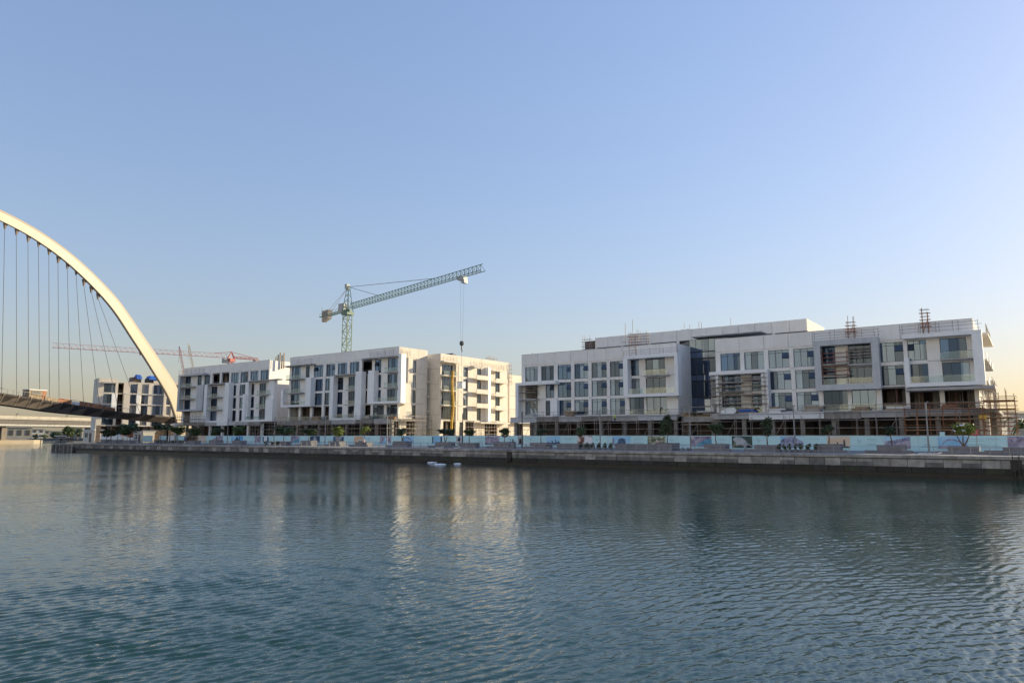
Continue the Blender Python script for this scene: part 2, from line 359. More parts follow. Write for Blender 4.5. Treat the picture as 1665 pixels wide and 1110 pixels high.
# ------------------------------------------------------------------ facade toolkit
class Fac:
    """a facade of a building: 'F' faces the canal (-Y), 'S' faces +X. a runs along it, d is metres in front of the wall plane"""
    def __init__(s, root, axis, plane): s.root, s.axis, s.plane = root, axis, plane
    def a(s, x, y, d=0.0):
        return atT(x, y, s.plane - d)[0] if s.axis == 'F' else atS(x, y, s.plane + d)[0]
    def z(s, x, y, d=0.0):
        return atT(x, y, s.plane - d)[1] if s.axis == 'F' else atS(x, y, s.plane + d)[1]
    def b(s, name, m, a0, a1, d0, d1, z0, z1):
        if a1 < a0: a0, a1 = a1, a0
        if s.axis == 'F': return box(name, s.root, m, a0, a1, s.plane - d1, s.plane - d0, z0, z1)
        return box(name, s.root, m, s.plane + d0, s.plane + d1, a0, a1, z0, z1)
    def pt(s, a, d, z): return Vector((a, s.plane - d, z)) if s.axis == 'F' else Vector((s.plane + d, a, z))
    def tube(s, name, m, p, q, r, parent=None): return tube(name, parent or s.root, m, s.pt(*p), s.pt(*q), r)
    def window(s, a0, a1, z0, z1, nv=3, tr=.16, sash=None, d=-.26, gl=None, name='window', frame='alu_dark'):
        """frame with mullions; one pane per light; sash = index of an opened awning light"""
        if a1 < a0: a0, a1 = a1, a0
        w, h = a1 - a0, z1 - z0; fb_, mw = .075, .06
        mb = MB(); y0, y1 = -.06, .06
        mb.box(0, w, y0, y1, 0, fb_); mb.box(0, w, y0, y1, h - fb_, h)
        mb.box(0, fb_, y0, y1, fb_, h - fb_); mb.box(w - fb_, w, y0, y1, fb_, h - fb_)
        xs = [fb_ + (w - 2 * fb_) * i / nv for i in range(nv + 1)]
        for x in xs[1:-1]: mb.box(x - mw / 2, x + mw / 2, y0 - .012, y1, fb_, h - fb_)
        zt = h - fb_ - (h - 2 * fb_) * tr if tr else h - fb_
        if tr:
            for i in range(nv): mb.box(xs[i] + (mw / 2 if i else 0), xs[i + 1] - (mw / 2 if i < nv - 1 else 0), y0, y1, zt - mw / 2, zt + mw / 2)
        zs = None
        if sash is not None:
            zs = h * .52; mb.box(xs[sash] + mw / 2, xs[sash + 1] - mw / 2, y0, y1, zs - mw / 2, zs + mw / 2)
        p = s.pt(a0, d, z0)
        o = mb.build(name, frame, s.root, p)
        if s.axis == 'S': o.rotation_euler = (0, 0, math.pi / 2)
        def pane(x0, x1, q0, q1, m, nm='pane', rot=None, yo=0.0):
            g = bpy.data.objects.new(nm, cube_mesh(m)); g.location = ((x0 + x1) / 2, yo, (q0 + q1) / 2); g.scale = (x1 - x0, .02, q1 - q0)
            g.rotation_euler = rot or (random.gauss(0, .004), 0, random.gauss(0, .004)); link(g, o)
        for i in range(nv):
            r = random.random()
            m = gl or ('glass' if r < .60 else 'glass_dark' if r < .95 else 'glass_blind')
            x0, x1 = xs[i] + (mw / 2 if i else 0), xs[i + 1] - (mw / 2 if i < nv - 1 else 0)
            if sash == i:
                pane(x0, x1, fb_, zs - mw / 2, m)
                L = zt - zs; ang = random.uniform(.26, .44)
                g = bpy.data.objects.new('open_sash', cube_mesh('sash_blue'))
                g.location = ((x0 + x1) / 2, -.07 - math.sin(ang) * L / 2, zt - math.cos(ang) * L / 2)
                g.scale = (x1 - x0 + .06, .05, L); g.rotation_euler = (-ang, 0, 0); link(g, o)
                pane(x0, x1, zs + mw / 2, zt, 'glass_dark', yo=.05)
            else:
                pane(x0, x1, fb_, zt - (mw / 2 if tr else 0), m)
            if tr: pane(x0, x1, zt + mw / 2, h - fb_, m)
        return o
    def floor(s, a0, a1, z0, h, cols, wall='white', head=.38, sill=.2, thick=.5):
        """one storey: piers fill everything between the openings in cols = [(a0,a1,type), ...]"""
        if a1 < a0: a0, a1 = a1, a0
        cols = sorted([(min(c[0], c[1]), max(c[0], c[1]), c[2]) for c in cols])
        e = a0
        for (p, q, ty) in cols + [(a1, a1, '')]:
            if p - e > .05: s.b('pier', wall, e, p, -thick, 0, z0 + .03, z0 + h - .03)
            e = q
        for (p, q, ty) in cols:
            if ty.startswith('x'):           # unfinished opening: bare slab edges only
                s.b('slab_edge', 'raw_concrete', p, q, -thick, -.08, z0, z0 + .18)
                s.b('slab_edge', 'raw_concrete', p, q, -thick, -.08, z0 + h - .3, z0 + h)
                w_ = q - p; e_ = z0 + h - .3
                if 'b' in ty and w_ > .6:
                    s.b('block_infill', 'brown_block', p + w_ * .05, p + w_ * random.uniform(.35, .7), -4.2, -4.0, z0 + .18, e_)
                    s.b('block_infill', 'raw_concrete', q - w_ * random.uniform(.12, .3), q - .05, -2.8, -2.6, z0 + .18, e_ - random.choice((0, 1.2)))
                for zz in (.65, 1.15): s.tube('guard_bar', 'pipe', (p, -.25, z0 + zz), (q, -.25, z0 + zz + random.uniform(-.05, .05)), .035)
                for kk in range(max(1, int(w_ / 1.6))):
                    aa = random.uniform(p + .2, q - .2) if w_ > .5 else (p + q) / 2; s.tube('prop', random.choice(('pipe', 'pipe_red')), (aa, -1.2, z0 + .18), (aa, -1.2, e_), .05)
                continue
            s.b('sill', 'spandrel' if 's' in ty else wall, p, q, -thick, -.10, z0, z0 + sill)
            s.b('lintel', 'spandrel' if 's' in ty else wall, p, q, -thick, -.10, z0 + h - head, z0 + h)
            nv = 3 if q - p > 2.6 else 2 if q - p > 1.3 else 1
            sash = None
            if 'a' in ty: sash = nv - 1
            if 'l' in ty: sash = 0
            gl = 'glass_dark' if 'k' in ty else 'glass_blind' if 'y' in ty else None
            s.window(p, q, z0 + sill, z0 + h - head, nv, .15 if 'n' not in ty else 0, sash, gl=gl)
    def balcony(s, a0, a1, z, d=1.5, rail=True, m='slab_grey', t=.22, glassy=True):
        if a1 < a0: a0, a1 = a1, a0
        s.b('balcony_slab', m, a0, a1, .02, d, z - t, z)
        if rail and glassy:
            s.b('balustrade', 'clear', a0 + .05, a1 - .05, d - .10, d - .07, z + .02, z + 1.1)
            s.b('handrail', 'alu_dark', a0 + .05, a1 - .05, d - .12, d - .05, z + 1.1, z + 1.15)
        elif rail:
            s.b('balustrade', m if m != 'slab_grey' else 'white', a0, a1, d - .16, d - .01, z + .01, z + 1.05)
    def guardrail(s, label, a0, a1, d, z, h=1.2, m='pipe', nr=3, post=2.4):
        if a1 < a0: a0, a1 = a1, a0
        r = thing('guard_rail', label, 'guard rail', s.pt((a0 + a1) / 2, d, z), 'temporary guard rails on the roofs')
        n = max(1, int((a1 - a0) / post))
        for i in range(n + 1):
            a = a0 + (a1 - a0) * i / n; tube('post', r, m, s.pt(a, d, z), s.pt(a, d, z + h + random.uniform(0, .3)), .035)
        for j in range(nr):
            zz = z + h * (j + .7) / nr
            tube('rail', r, m, s.pt(a0 - random.uniform(0, .5), d, zz), s.pt(a1 + random.uniform(0, .5), d, zz + random.uniform(-.05, .05)), .03)
        return r

def scaffold(label, f, a0, a1, d0, d1, z0, z1, bay=2.2, lift=2.0, m='pipe', planks=True, over=.8, brace=True, skip=0.0):
    """tube scaffold: two rows of standards, ledgers, transoms, boards"""
    if a1 < a0: a0, a1 = a1, a0
    r = thing('scaffolding', label, 'scaffold', f.pt((a0 + a1) / 2, (d0 + d1) / 2, z0), 'steel tube scaffolds round the unfinished blocks')
    n = max(1, round((a1 - a0) / bay)); R = .042
    for i in range(n + 1):
        a = a0 + (a1 - a0) * i / n
        for d in (d0, d1):
            tube('standard', r, m, f.pt(a, d, z0), f.pt(a, d, z1 + random.uniform(0, over)), R)
    k = 0; z = z0 + lift
    while z < z1 + .1:
        for i in range(n + 1):
            aa = a0 + (a1 - a0) * i / n; tube('transom', r, m, f.pt(aa, min(d0, d1) - .3, z + .08), f.pt(aa, max(d0, d1) + .3, z + .08), R * .8)
        for d in (d0, d1):
            if random.random() >= skip:
                tube('ledger', r, m, f.pt(a0 - .4, d, z), f.pt(a1 + .4, d, z + random.uniform(-.06, .06)), R)
            tube('guard_tube', r, m, f.pt(a0 - .3, d, z + lift * .5), f.pt(a1 + .3, d, z + lift * .5), R * .9)
        if planks:
            step = 3.6; a = a0
            while a < a1 - .2:
                b2 = min(a + step, a1)
                if random.random() > .25: f_b = box_between(f, 'plank', 'plank', r, a + .02, b2 - .02, min(d0, d1), max(d0, d1), z + .06, z + .12)
                a += step
        z += lift; k += 1
    if brace:
        for i in range(0, n, 3):
            p = a0 + (a1 - a0) * i / n; q = a0 + (a1 - a0) * min(i + 1, n) / n
            tube('brace', r, m, f.pt(p, d1, z0), f.pt(q, d1, min(z1, z0 + 2 * lift)), R * .9)
    return r
def box_between(f, name, m, root, a0, a1, d0, d1, z0, z1):
    if f.axis == 'F': return box(name, root, m, a0, a1, f.plane - d1, f.plane - d0, z0, z1)
    return box(name, root, m, f.plane + d0, f.plane + d1, a0, a1, z0, z1)

def shell(r, x0, x1, y0, y1, floors, ztop, wall='white', inner=6.0, axis='F', bays=5, zpar=None, right=True, left=True, sides=None):
    """slabs, inner wall, end walls, rear wall and roof so that every opening has real depth behind it"""
    t = .35
    for z in floors[1:] if floors[0] < 5 else floors:
        box('floor_slab', r, 'raw_concrete', x0 + .52, x1 - .52, y0 + .52, y1 - .52, z - .3, z - .01)
    box('roof_slab', r, 'slab_grey', x0 + .52, x1 - .52, y0 + .52, y1 - .52, ztop - .35, ztop - .02)
    box('rear_wall', r, wall, x0, x1, y1 - .5, y1, GZ, zpar or ztop)
    if left: box('end_wall', r, wall, x0, x0 + .5, y0 + .51, y1 - .51, floors[0] if floors[0] > 5 else GZ, zpar or ztop)
    if right: box('end_wall', r, wall, x1 - .5, x1, y0 + .51, y1 - .51, floors[0] if floors[0] > 5 else GZ, zpar or ztop)
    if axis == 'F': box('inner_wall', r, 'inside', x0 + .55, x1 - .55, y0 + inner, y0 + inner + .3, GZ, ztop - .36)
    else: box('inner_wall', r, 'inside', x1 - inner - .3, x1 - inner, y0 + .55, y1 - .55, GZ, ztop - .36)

FT = [9.2, 13.2, 17.2, 21.2]; HT = 4.0; RT, PT = 25.2, 27.75       # tall blocks
FR = [9.0, 12.85, 16.7]; HR = 3.8; RR, PR = 20.5, 22.95            # long block
FY = 130.0

# ================================================================== LONG BLOCK (right)
R0, R1x, R2x, R3 = atT(848, 600, FY)[0], atT(1101, 600, FY)[0], atT(1164, 600, FY)[0], -5.9
rb = thing('apartment_block', 'longest white apartment block, four storeys with set-back roof storey, right half of the far bank', 'building', ((R0 + R3) / 2, FY, GZ))
fr = Fac(rb, 'F', FY)
A = lambda x, y=600, d=0: fr.a(x, y, d)
def cols(pairs, y=600): return [(A(p, y), A(q, y), ty) for p, q, ty in pairs]
# --- left half (three rows of windows with awning sashes)
l1 = [(853.8, 874.5, 'w'), (879.7, 900.4, 'w'), (906.7, 928.4, 'wa'), (933.6, 956.4, 'wa'), (961.6, 986.4, 'wa'), (991.6, 1013.3, 'wa'), (1021.6, 1039, 'wl'), (1049.6, 1081.7, 'wn')]
l2 = [(853.8, 873.5, 'x'), (887, 901, 'wa'), (906.7, 928.4, 'wa'), (933.6, 956.4, 'wa'), (961.6, 986.4, 'wa'), (991.6, 1013.3, 'wa'), (1022, 1040, 'wy'), (1050, 1082.5, 'wnk')]
l3 = [(853.8, 874.5, 'w'), (887, 898, 'w'), (906.7, 928.4, 'wa'), (933.6, 956.4, 'wa'), (961.6, 986.4, 'wa'), (991.6, 1016, 'wa'), (1023, 1047, 'wnk'), (1050.5, 1084, 'wny')]
rend = A(1101)
fr.floor(R0, rend, FR[2], HR, cols(l1)); fr.floor(R0, rend, FR[1], FR[2] - FR[1], cols(l2, 615)); fr.floor(R0, rend, FR[0], FR[1] - FR[0], cols(l3, 640))
# --- right half
r1 = [(1171, 1203, 'w'), (1209.6, 1242, 'w'), (1249, 1282.7, 'wa'), (1290, 1323.7, 'wa'), (1334, 1358, 'wk'), (1379, 1416, 'wk'), (1427, 1469, 'wa'), (1476, 1507, 'wl'), (1529, 1573, 'wn')]
r2 = [(1173, 1204, 'w'), (1222, 1242, 'wk'), (1251.5, 1286, 'wa'), (1293, 1326, 'wa'), (1335, 1360, 'wk'), (1381, 1418, 'wnk'), (1431, 1470, 'wa'), (1480, 1510, 'wnk'), (1533, 1578, 'wn')]
r3 = [(1174, 1205, 'w'), (1223, 1242, 'wk'), (1254, 1288, 'wa'), (1295, 1331, 'wa'), (1339, 1378, 'wnk'), (1385, 1425, 'wn'), (1434, 1473, 'xb'), (1479, 1528, 'xb'), (1536, 1585, 'xb')]
fr.floor(R2x, R3, FR[2], HR, cols(r1, 575)); fr.floor(R2x, R3, FR[1], FR[2] - FR[1], cols(r2, 610)); fr.floor(R2x, R3, FR[0], FR[1] - FR[0], cols(r3, 645))
# --- parapet panels
for xs in ([848.6, 874, 901.5, 927, 955, 985, 1012, 1042, 1072, 1101], [1164, 1202, 1242, 1282, 1322, 1358, 1392, 1423, 1465, 1496, 1524, 1552, 1580]):
    ee = [A(x, 565) for x in xs]; ee[0] = R0 if xs[0] < 900 else R2x; ee[-1] = rend if xs[0] < 900 else R3
    for p, q in zip(ee[:-1], ee[1:]):
        fr.b('parapet_panel', 'white', p + .03, q - .03, -.3, .015 + random.uniform(0, .012), RR + .004, PR)
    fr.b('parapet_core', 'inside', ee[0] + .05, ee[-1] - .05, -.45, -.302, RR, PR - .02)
    fr.b('parapet_cap', 'frame_grey', ee[0], ee[-1], -.36, .05, PR, PR + .07)
# --- body
for p, q, yy in ((R0, rend, 146), (R2x, R3, 158)):
    shell(rb, p, q, FY, yy, FR, RR, 'white', zpar=PR - .1)
box('core_wall', rb, 'raw_concrete', rend - 2, R2x + 2, 139.2, 139.6, GZ, 24.2)
# --- recessed glazed stairwell between the halves
g0, g1, gt = rend - .2, R2x + .2, 137.0
fs = Fac(rb, 'F', gt)
for z0, z1, gm in ((9.0, 10.6, 'glass_stair'), (10.7, 12.4, 'glass_stair'), (12.6, 15.6, 'glass_dark'), (15.8, 17.0, 'glass_stair'), (17.2, 20.2, 'glass_dark'), (20.4, 21.6, 'glass_stair'), (21.7, 24.2, 'glass')):
    fs.window(g0, g1, z0, z1, 6, 0, None, d=0, gl=gm, name='curtain_wall', frame='sash_blue')
fs.b('canopy_slab', 'slab_grey', A(1108, 560), A(1224, 560), -3, 1.6, 24.42, 24.62)
fs.b('cladding_panel', 'alu_dark', g0, g1, -.4, -.12, 8.0, 24.2)
# --- projecting frames
def frame_box(f, a0, a1, z0, z1, d=1.7, left=True, right=True, top=True, bottom=True, th=.55, m='frame_white', lw=None, rw=None, lz=None, rz=None):
    if a1 < a0: a0, a1 = a1, a0
    lw, rw = lw or th, rw or th
    if bottom: f.b('projecting_frame', m, a0, a1, .02, d, z0, z0 + th)
    if top: f.b('projecting_frame', m, a0 - .01, a1 + .01, .02, d + .01, z1 - th, z1)
    zl, zr = (z0 + th if bottom else z0), (z1 - th if top else z1)
    if left: f.b('projecting_frame', m, a0, a0 + lw, .02, d, zl, lz or zl if lz else zr)
    if right: f.b('projecting_frame', m, a1 - rw, a1, .02, d, zl, rz or zl if rz else zr)
D = 1.7
# box at the right end of the left half
frame_box(fr, A(1013, 600, D), A(1102, 600, D), FR[1] - .35, RR + .25, D, th=.6, lw=1.0, rw=.7)
fr.balcony(A(1047, 600, 1), A(1086, 600, 1), FR[2] + .05, 1.3)
fr.b('balustrade', 'clear', A(1019, 630, D), A(1097, 630, D), D - .2, D - .17, FR[1] + .25, FR[1] + 1.35)
fr.b('balustrade', 'clear', A(1022, 660, 1.2), A(1086, 660, 1.2), 1.2, 1.23, FR[0] + .02, FR[0] + 1.1)
# frame at the left end
frame_box(fr, A(838, 640, D), A(903, 620, D), FR[0] - .1, FR[2] - .15, D, bottom=False, right=False, th=.6, lw=.75)
fr.balcony(A(842, 640, 1), A(873, 640, 1), FR[1] + .1, 1.6, glassy=False, rail=False)
fr.b('fin_panel', 'frame_white', A(895, 655, 1), A(906, 655, 1), .02, 1.1, FR[0] + .05, FR[1] - .3)
# frame left of the right half
frame_box(fr, A(1153, 610, D), A(1248, 610, D), FR[0], FR[2] - .05, D, bottom=False, left=False, th=.7, rw=1.15)
fr.b('post', 'frame_white', A(1164, 630, D) , A(1168, 630, D), D - .5, D - .05, FR[0] + .1, FR[2] - .76)
fr.balcony(A(1163, 630, 1.4), A(1206, 630, 1.4), FR[1] + 1.8, 1.5, rail=False)
fr.balcony(A(1163, 640, 1.4), A(1206, 640, 1.4), FR[1] + .05, 1.55, rail=False)
fr.balcony(A(1208, 640, 1.4), A(1243, 640, 1.4), FR[1] - .6, 1.5, rail=False)
fr.balcony(A(1208, 620, 1.4), A(1243, 620, 1.4), FR[1] + 2.2, 1.5, rail=False)
fr.b('balustrade', 'clear', A(1164, 660, 1.6), A(1240, 660, 1.6), 1.6, 1.63, FR[0] + .02, FR[0] + 1.1)
fr.b('fin_panel', 'frame_white', A(1156, 670, 1.6), A(1161, 670, 1.6), .3, 1.6, FR[0] - .2, FR[0] + 1.6)
# closed grey frame in the middle of the right half
frame_box(fr, A(1324, 590, D), A(1430, 590, D), FR[1] - .35, RR + .55, D, th=.95, m='frame_grey', lw=1.05, rw=1.1)
for z in (FR[2] + .1, FR[1] + 1.9): fr.b('balcony_slab', 'slab_grey', A(1334, 590, .8), A(1377, 590, .8), .02, 1.4, z, z + .2)
fr.b('balcony_slab', 'slab_grey', A(1378, 590, .8), A(1420, 590, .8), .02, 1.4, FR[2] - .2, FR[2] + .05)
fr.b('balustrade', 'clear', A(1337, 620, 1.3), A(1420, 620, 1.3), 1.3, 1.33, FR[1] + .62, FR[1] + 1.6)
fr.b('balustrade', 'clear', A(1336, 660, 1.2), A(1432, 660, 1.2), 1.2, 1.23, FR[0] + .02, FR[0] + 1.1)
# large frame at the right end
frame_box(fr, A(1471, 600, D), A(1600, 590, D), FR[1] - .30, RR + .45, D, th=.62, left=False, rw=1.3)
fr.b('fin_panel', 'frame_white', A(1471, 605, D), A(1479, 605, D), .02, D - .01, FR[1] + .33, FR[2] + .6)
fr.balcony(A(1528, 575, 1.2), A(1590, 575, 1.2), FR[2] + .1, 1.5)
fr.b('balustrade', 'clear', A(1480, 620, 1.5), A(1588, 620, 1.5), 1.5, 1.53, FR[1] + .34, FR[1] + 1.4)
fr.b('soffit_slab', 'slab_grey', A(1472, 632, 2.2), A(1600, 632, 2.2) + 1.4, -3, 2.4, FR[1] - .95, FR[1] - .5)
# podium: ground floor columns, canopy slab, fascia wrapped in sheet
def podium(f, a0, a1, zs, z_t, step, d_out=3.2, m='slab_grey', colm='raw_concrete', fascia='slab_grey', back=6):
    f.b('podium_slab', m, a0, a1, -6, d_out - .2, zs - .55, zs - .02)
    n = int(abs(a1 - a0) / step); lo = min(a0, a1)
    for i in range(n + 1):
        a = lo + .6 + i * (abs(a1 - a0) - 1.6) / max(n, 1)
        f.b('column', colm, a, a + .7, d_out - 1.4, d_out - .7, GZ, zs - .56)
    i = 0; a = lo
    while a < max(a0, a1) - .5:
        w = min(random.choice((4.2, 5.6, 7.0)), max(a0, a1) - a)
        f.b('fascia_panel', random.choice((fascia, 'frame_grey', 'raw_concrete', 'slab_grey', 'raw_concrete', 'white_sheet')), a + .03, a + w - .03, d_out - .19, d_out - .1 + random.uniform(0, .05), zs - 1.0 - random.uniform(0, .25), zs - .05)
        a += w
    a = lo
    while a < max(a0, a1) - 1:           # rear shop walls with door gaps
        w = random.uniform(3.5, 6.5); w = min(w, max(a0, a1) - a)
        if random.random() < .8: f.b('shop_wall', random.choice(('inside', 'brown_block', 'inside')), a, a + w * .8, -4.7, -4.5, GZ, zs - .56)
        a += w
podium(fr, A(843, 690), A(1112, 690), FR[0] - .1, 0, 5.2)
podium(fr, A(1112, 690, 2) + .05, A(1165, 690, 2) - .05, FR[0] - .5, 0, 5.2, d_out=2.6, m='raw_concrete')
podium(fr, A(1165, 690), A(1598, 690), FR[0] - .1, 0, 5.0)
# set-back roof storey
PY, P0x, P1x, PTOP = 140.0, -78.4, -32.6, 26.9
fp = Fac(rb, 'F', PY)
nP = 14
for i in range(nP):
    p, q = P0x + (P1x - P0x) * i / nP, P0x + (P1x - P0x) * (i + 1) / nP
    fp.b('parapet_panel', 'white', p + .03, q - .03, -.3, random.uniform(0, .015), 24.6, PTOP)
    if i % 2 == 0: fp.b('pier', 'white', p, p + .5, -.4, -.02, RR, 24.59)
    else: fp.window(p - 2.4, p + 2.9, RR + 1.6, 24.3, 4, 0, None, gl='glass_dark', d=-.3)
fp.b('parapet_core', 'inside', P0x + .05, P1x - .35, -.45, -.302, 24.6, PTOP - .02)
box('roof_slab', rb, 'slab_grey', P0x + .3, P1x - .3, PY + .31, 153.4, 24.62, 24.9)
box('inner_wall', rb, 'inside', P0x + .3, P1x - .6, PY + 3, PY + 3.3, RR, 24.6)
box('rear_wall', rb, 'white', P0x, P1x, 153.5, 154, RR, PTOP - .02)
fps = Fac(rb, 'S', P1x)
for p, q in ((140.31, 144.8), (144.8, 149.2), (149.2, 153.49)): fps.b('parapet_panel', 'cream', p + .03, q - .03, -.3, 0, RR, PTOP - .03)
box('lift_housing', rb, 'brown_block', P0x - 2.6, P0x - .02, PY, PY + 3, RR, 26.3)
# right-hand side wall of the block (faces the sun)
fside = Fac(rb, 'S', R3)
for i, fz in enumerate(FR):
    h = FR[i + 1] - fz if i < 2 else HR
    cs = [(132.0 + 5 * k, 134.6 + 5 * k, 'wn' if (k + i) % 3 else 'xb') for k in range(5)]
    fside.floor(130.52, 157.4, fz, h, cs, wall='cream')
    for k in range(5): fside.balcony(131.6 + 5 * k, 135.0 + 5 * k, fz, 1.4, glassy=False, rail=k % 2 == 0)
for p in range(6): fside.b('parapet_panel', 'cream', 130.4 + p * 4.6, 134.96 + p * 4.6, -.3, .02, RR, PR - .02)
fside.b('hood_slab', 'cream', 131, 150, .02, 1.8, RR - .1, RR + .25)
fside.b('podium_slab', 'slab_grey', 127, 157, .02, 2.3, FR[0] - .6, FR[0] - .1)
for k in range(5): fside.b('column', 'raw_concrete', 128 + k * 6, 128.7 + k * 6, 1.2, 1.9, GZ, FR[0] - .61)

# ================================================================== MIDDLE BLOCK
B0, B1 = -175.7, -130.4
bb = thing('apartment_block', 'five storey white apartment block below the green tower crane, square balcony frames', 'building', ((B0 + B1) / 2, FY, GZ))
fb = Fac(bb, 'F', FY)
Z4 = lambda x: 440 + x / 5.84
def Bc(pairs, y): return [(fb.a(Z4(p), y), fb.a(Z4(q), y), ty) for p, q, ty in pairs]
b4 = [(203, 287, 'wn'), (335, 372, 'k'), (412, 500, 'wl'), (527, 612, 'wa'), (637, 727, 'w'), (752, 840, 'w'), (866, 963, 'xb'), (988, 1050, 'wl'), (1112, 1206, 'wn')]
b3 = [(195, 280, 'wn'), (335, 365, 'k'), (410, 497, 'w'), (518, 566, 'w'), (625, 690, 'wlk'), (738, 800, 'wnk'), (864, 920, 'xb'), (986, 1048, 'wl'), (1108, 1203, 'wn')]
b2 = [(188, 275, 'wn'), (330, 352, 'k'), (400, 490, 'wl'), (510, 562, 'w'), (622, 682, 'wk'), (735, 800, 'wnk'), (860, 915, 'wk'), (984, 1046, 'w'), (1104, 1200, 'wn')]
b1 = [(180, 265, 'x'), (283, 372, 'x'), (394, 483, 'x'), (505, 555, 'x'), (620, 680, 'wk'), (732, 790, 'wnk'), (852, 948, 'xb'), (970, 1075, 'w'), (1100, 1200, 'w')]
for cs, fz, y in ((b4, FT[3], 600), (b3, FT[2], 622), (b2, FT[1], 647), (b1, FT[0], 670)):
    fb.floor(B0, B1, fz, HT, Bc(cs, y))
for i in range(8):
    p, q = B0 + (B1 - B0) * i / 8, B0 + (B1 - B0) * (i + 1) / 8
    fb.b('parapet_panel', 'white', p + .03, q - .03, -.3, .01 + random.uniform(0, .015), RT + .004, PT)
fb.b('parapet_core', 'inside', B0 + .05, B1 - .35, -.45, -.302, RT, PT - .02)
fb.b('parapet_cap', 'frame_grey', B0, B1, -.36, .05, PT, PT + .07)
shell(bb, B0, B1, FY, 140.6, FT, RT, 'white', inner=5, zpar=PT - .1, right=False)
def aB(x, y=640, d=D): return fb.a(Z4(x), y, d)
def open_frame(f, a0, a1, zb, lw, rw, zl, zr, d=D, m='frame_white', th=.55):
    if a1 < a0: a0, a1 = a1, a0
    f.b('projecting_frame', m, a0, a1, .02, d, zb - .1, zb + th - .1)
    if lw: f.b('projecting_frame', m, a0, a0 + lw, .02, d, zb + th - .1, zl)
    if rw: f.b('projecting_frame', m, a1 - rw, a1, .02, d, zb + th - .1, zr)
open_frame(fb, aB(100), aB(378), FT[1], .9, 2.2, 18.2, 21.3)
fb.b('hood_slab', 'slab_grey', aB(125, 592), aB(385, 592), .02, 1.6, FT[3] + 3.75, FT[3] + 4.0)
fb.b('hood_slab', 'slab_grey', aB(100, 592) , aB(205, 592), -3, .01, FT[3] + 3.75, FT[3] + 4.0)
for z in (FT[3], FT[2]): fb.balcony(aB(140, 620), aB(282, 620), z, 1.6)
fb.b('balustrade', 'clear', aB(120, 655), aB(340, 655), D - .25, D - .22, FT[1] + .46, FT[1] + 1.5)
open_frame(fb, aB(560, 640), aB(858, 640), FT[0], 1.4, 2.4, 21.2, 21.9)
fb.b('hood_slab', 'slab_grey', aB(590, 610), aB(800, 610), .02, D, FT[3] - .05, FT[3] + .3)
for z in (FT[2], FT[1]): fb.balcony(aB(705, 640), aB(795, 640), z, 1.5, rail=True)
fb.b('balustrade', 'clear', aB(590, 675), aB(795, 675), D - .25, D - .22, FT[0] + .46, FT[0] + 1.5)
open_frame(fb, aB(922, 640), aB(1236, 640), FT[1], 2.2, 1.0, 21.9, 25.6)
fb.b('hood_slab', 'slab_grey', aB(862, 585), aB(1236, 585), .02, D - .01, FT[3] + 3.8, FT[3] + 4.1)
for z in (FT[3], FT[2]): fb.balcony(aB(1072, 610), aB(1202, 610), z, 1.5)
fb.b('balustrade', 'clear', aB(985, 650), aB(1200, 650), D - .25, D - .22, FT[1] + .46, FT[1] + 1.5)
for p, q in ((120, 375), (385, 555), (860, 1210)): fb.b('balustrade', 'clear', aB(p, 675, .6), aB(q, 675, .6), .55, .58, FT[0] + .05, FT[0] + 1.1)
podium(fb, B0 - 1, B1 + .5, FT[0] - .1, 0, 5.5, d_out=3.0, m='raw_concrete')
# sunlit side wall of the middle block
fbs = Fac(bb, 'S', B1)
Z5 = lambda x: 640 + x / 5.84
ab = lambda x, y=640, d=0: fbs.a(Z5(x), y, d)
for fz in FT:
    fbs.floor(130.52, 140.6, fz, HT, [(ab(178), ab(213), 'wy' if fz > 16 else 'wk')], wall='cream')
fbs.floor(130.52, 140.6, GZ, FT[0] - GZ, [(ab(120, 695), ab(205, 695), 'xb')], wall='cream')
for p, q in ((130.32, 133.6), (133.6, 137), (137, 140.6)): fbs.b('parapet_panel', 'cream', p + .03, q - .03, -.3, .015, RT, PT - .01)
fbs.b('recess_panel', 'frame_grey', ab(84), ab(126), .01, .06, 18.6, 25.0)
fbs.b('fin_panel', 'cream', ab(122), ab(132), .02, .5, 18.6, 25.2)
fbs.b('box_panel', 'cream', ab(72), ab(138), .02, .9, 13.3, 18.2)
fbs.b('hood_slab', 'cream', 130.6, ab(112), .02, 1.3, 12.9, 13.2)
for fz in FT: fbs.balcony(140.0, 140.58, fz + 2.2, .8, rail=False, m='cream')

# ================================================================== SIDE WING (sunlit, behind the middle block)
C0, C1, CY0, CY1 = -176.0, -127.0, 142.0, 173.0
CT = 26.9
cb = thing('apartment_block', 'sunlit cream apartment wing with stacked balconies and a yellow rubbish chute', 'building', (C1, CY0, GZ))
fc = Fac(cb, 'S', C1)
Zc = lambda x: 640 + x / 5.84
def ac(x, y=640, d=0): return fc.a(Zc(x), y, d)
FC = [9.0, 13.0, 17.0, 21.0]
ccols = [(455, 560, 'wnk'), (592, 615, 'wk'), (660, 705, 'wl'), (790, 830, 'wnk'), (893, 905, 'wk'), (965, 1008, 'wnk')]
for i, fz in enumerate(FC):
    fc.floor(CY0, CY1, fz, 4.0 if i < 3 else 3.4, [(ac(p), ac(q), ty if not (ty == 'wl' and i == 0) else 'wk') for p, q, ty in ccols], wall='cream')
    if i: 
        fc.balcony(ac(440, 600), ac(572, 600), fz, 1.5, glassy=True, m='cream')
        fc.balcony(ac(750), ac(866), fz - .1, 1.5, glassy=False, m='cream')
        fc.balcony(ac(935), ac(1046), fz - .5, 1.5, glassy=False, m='cream')
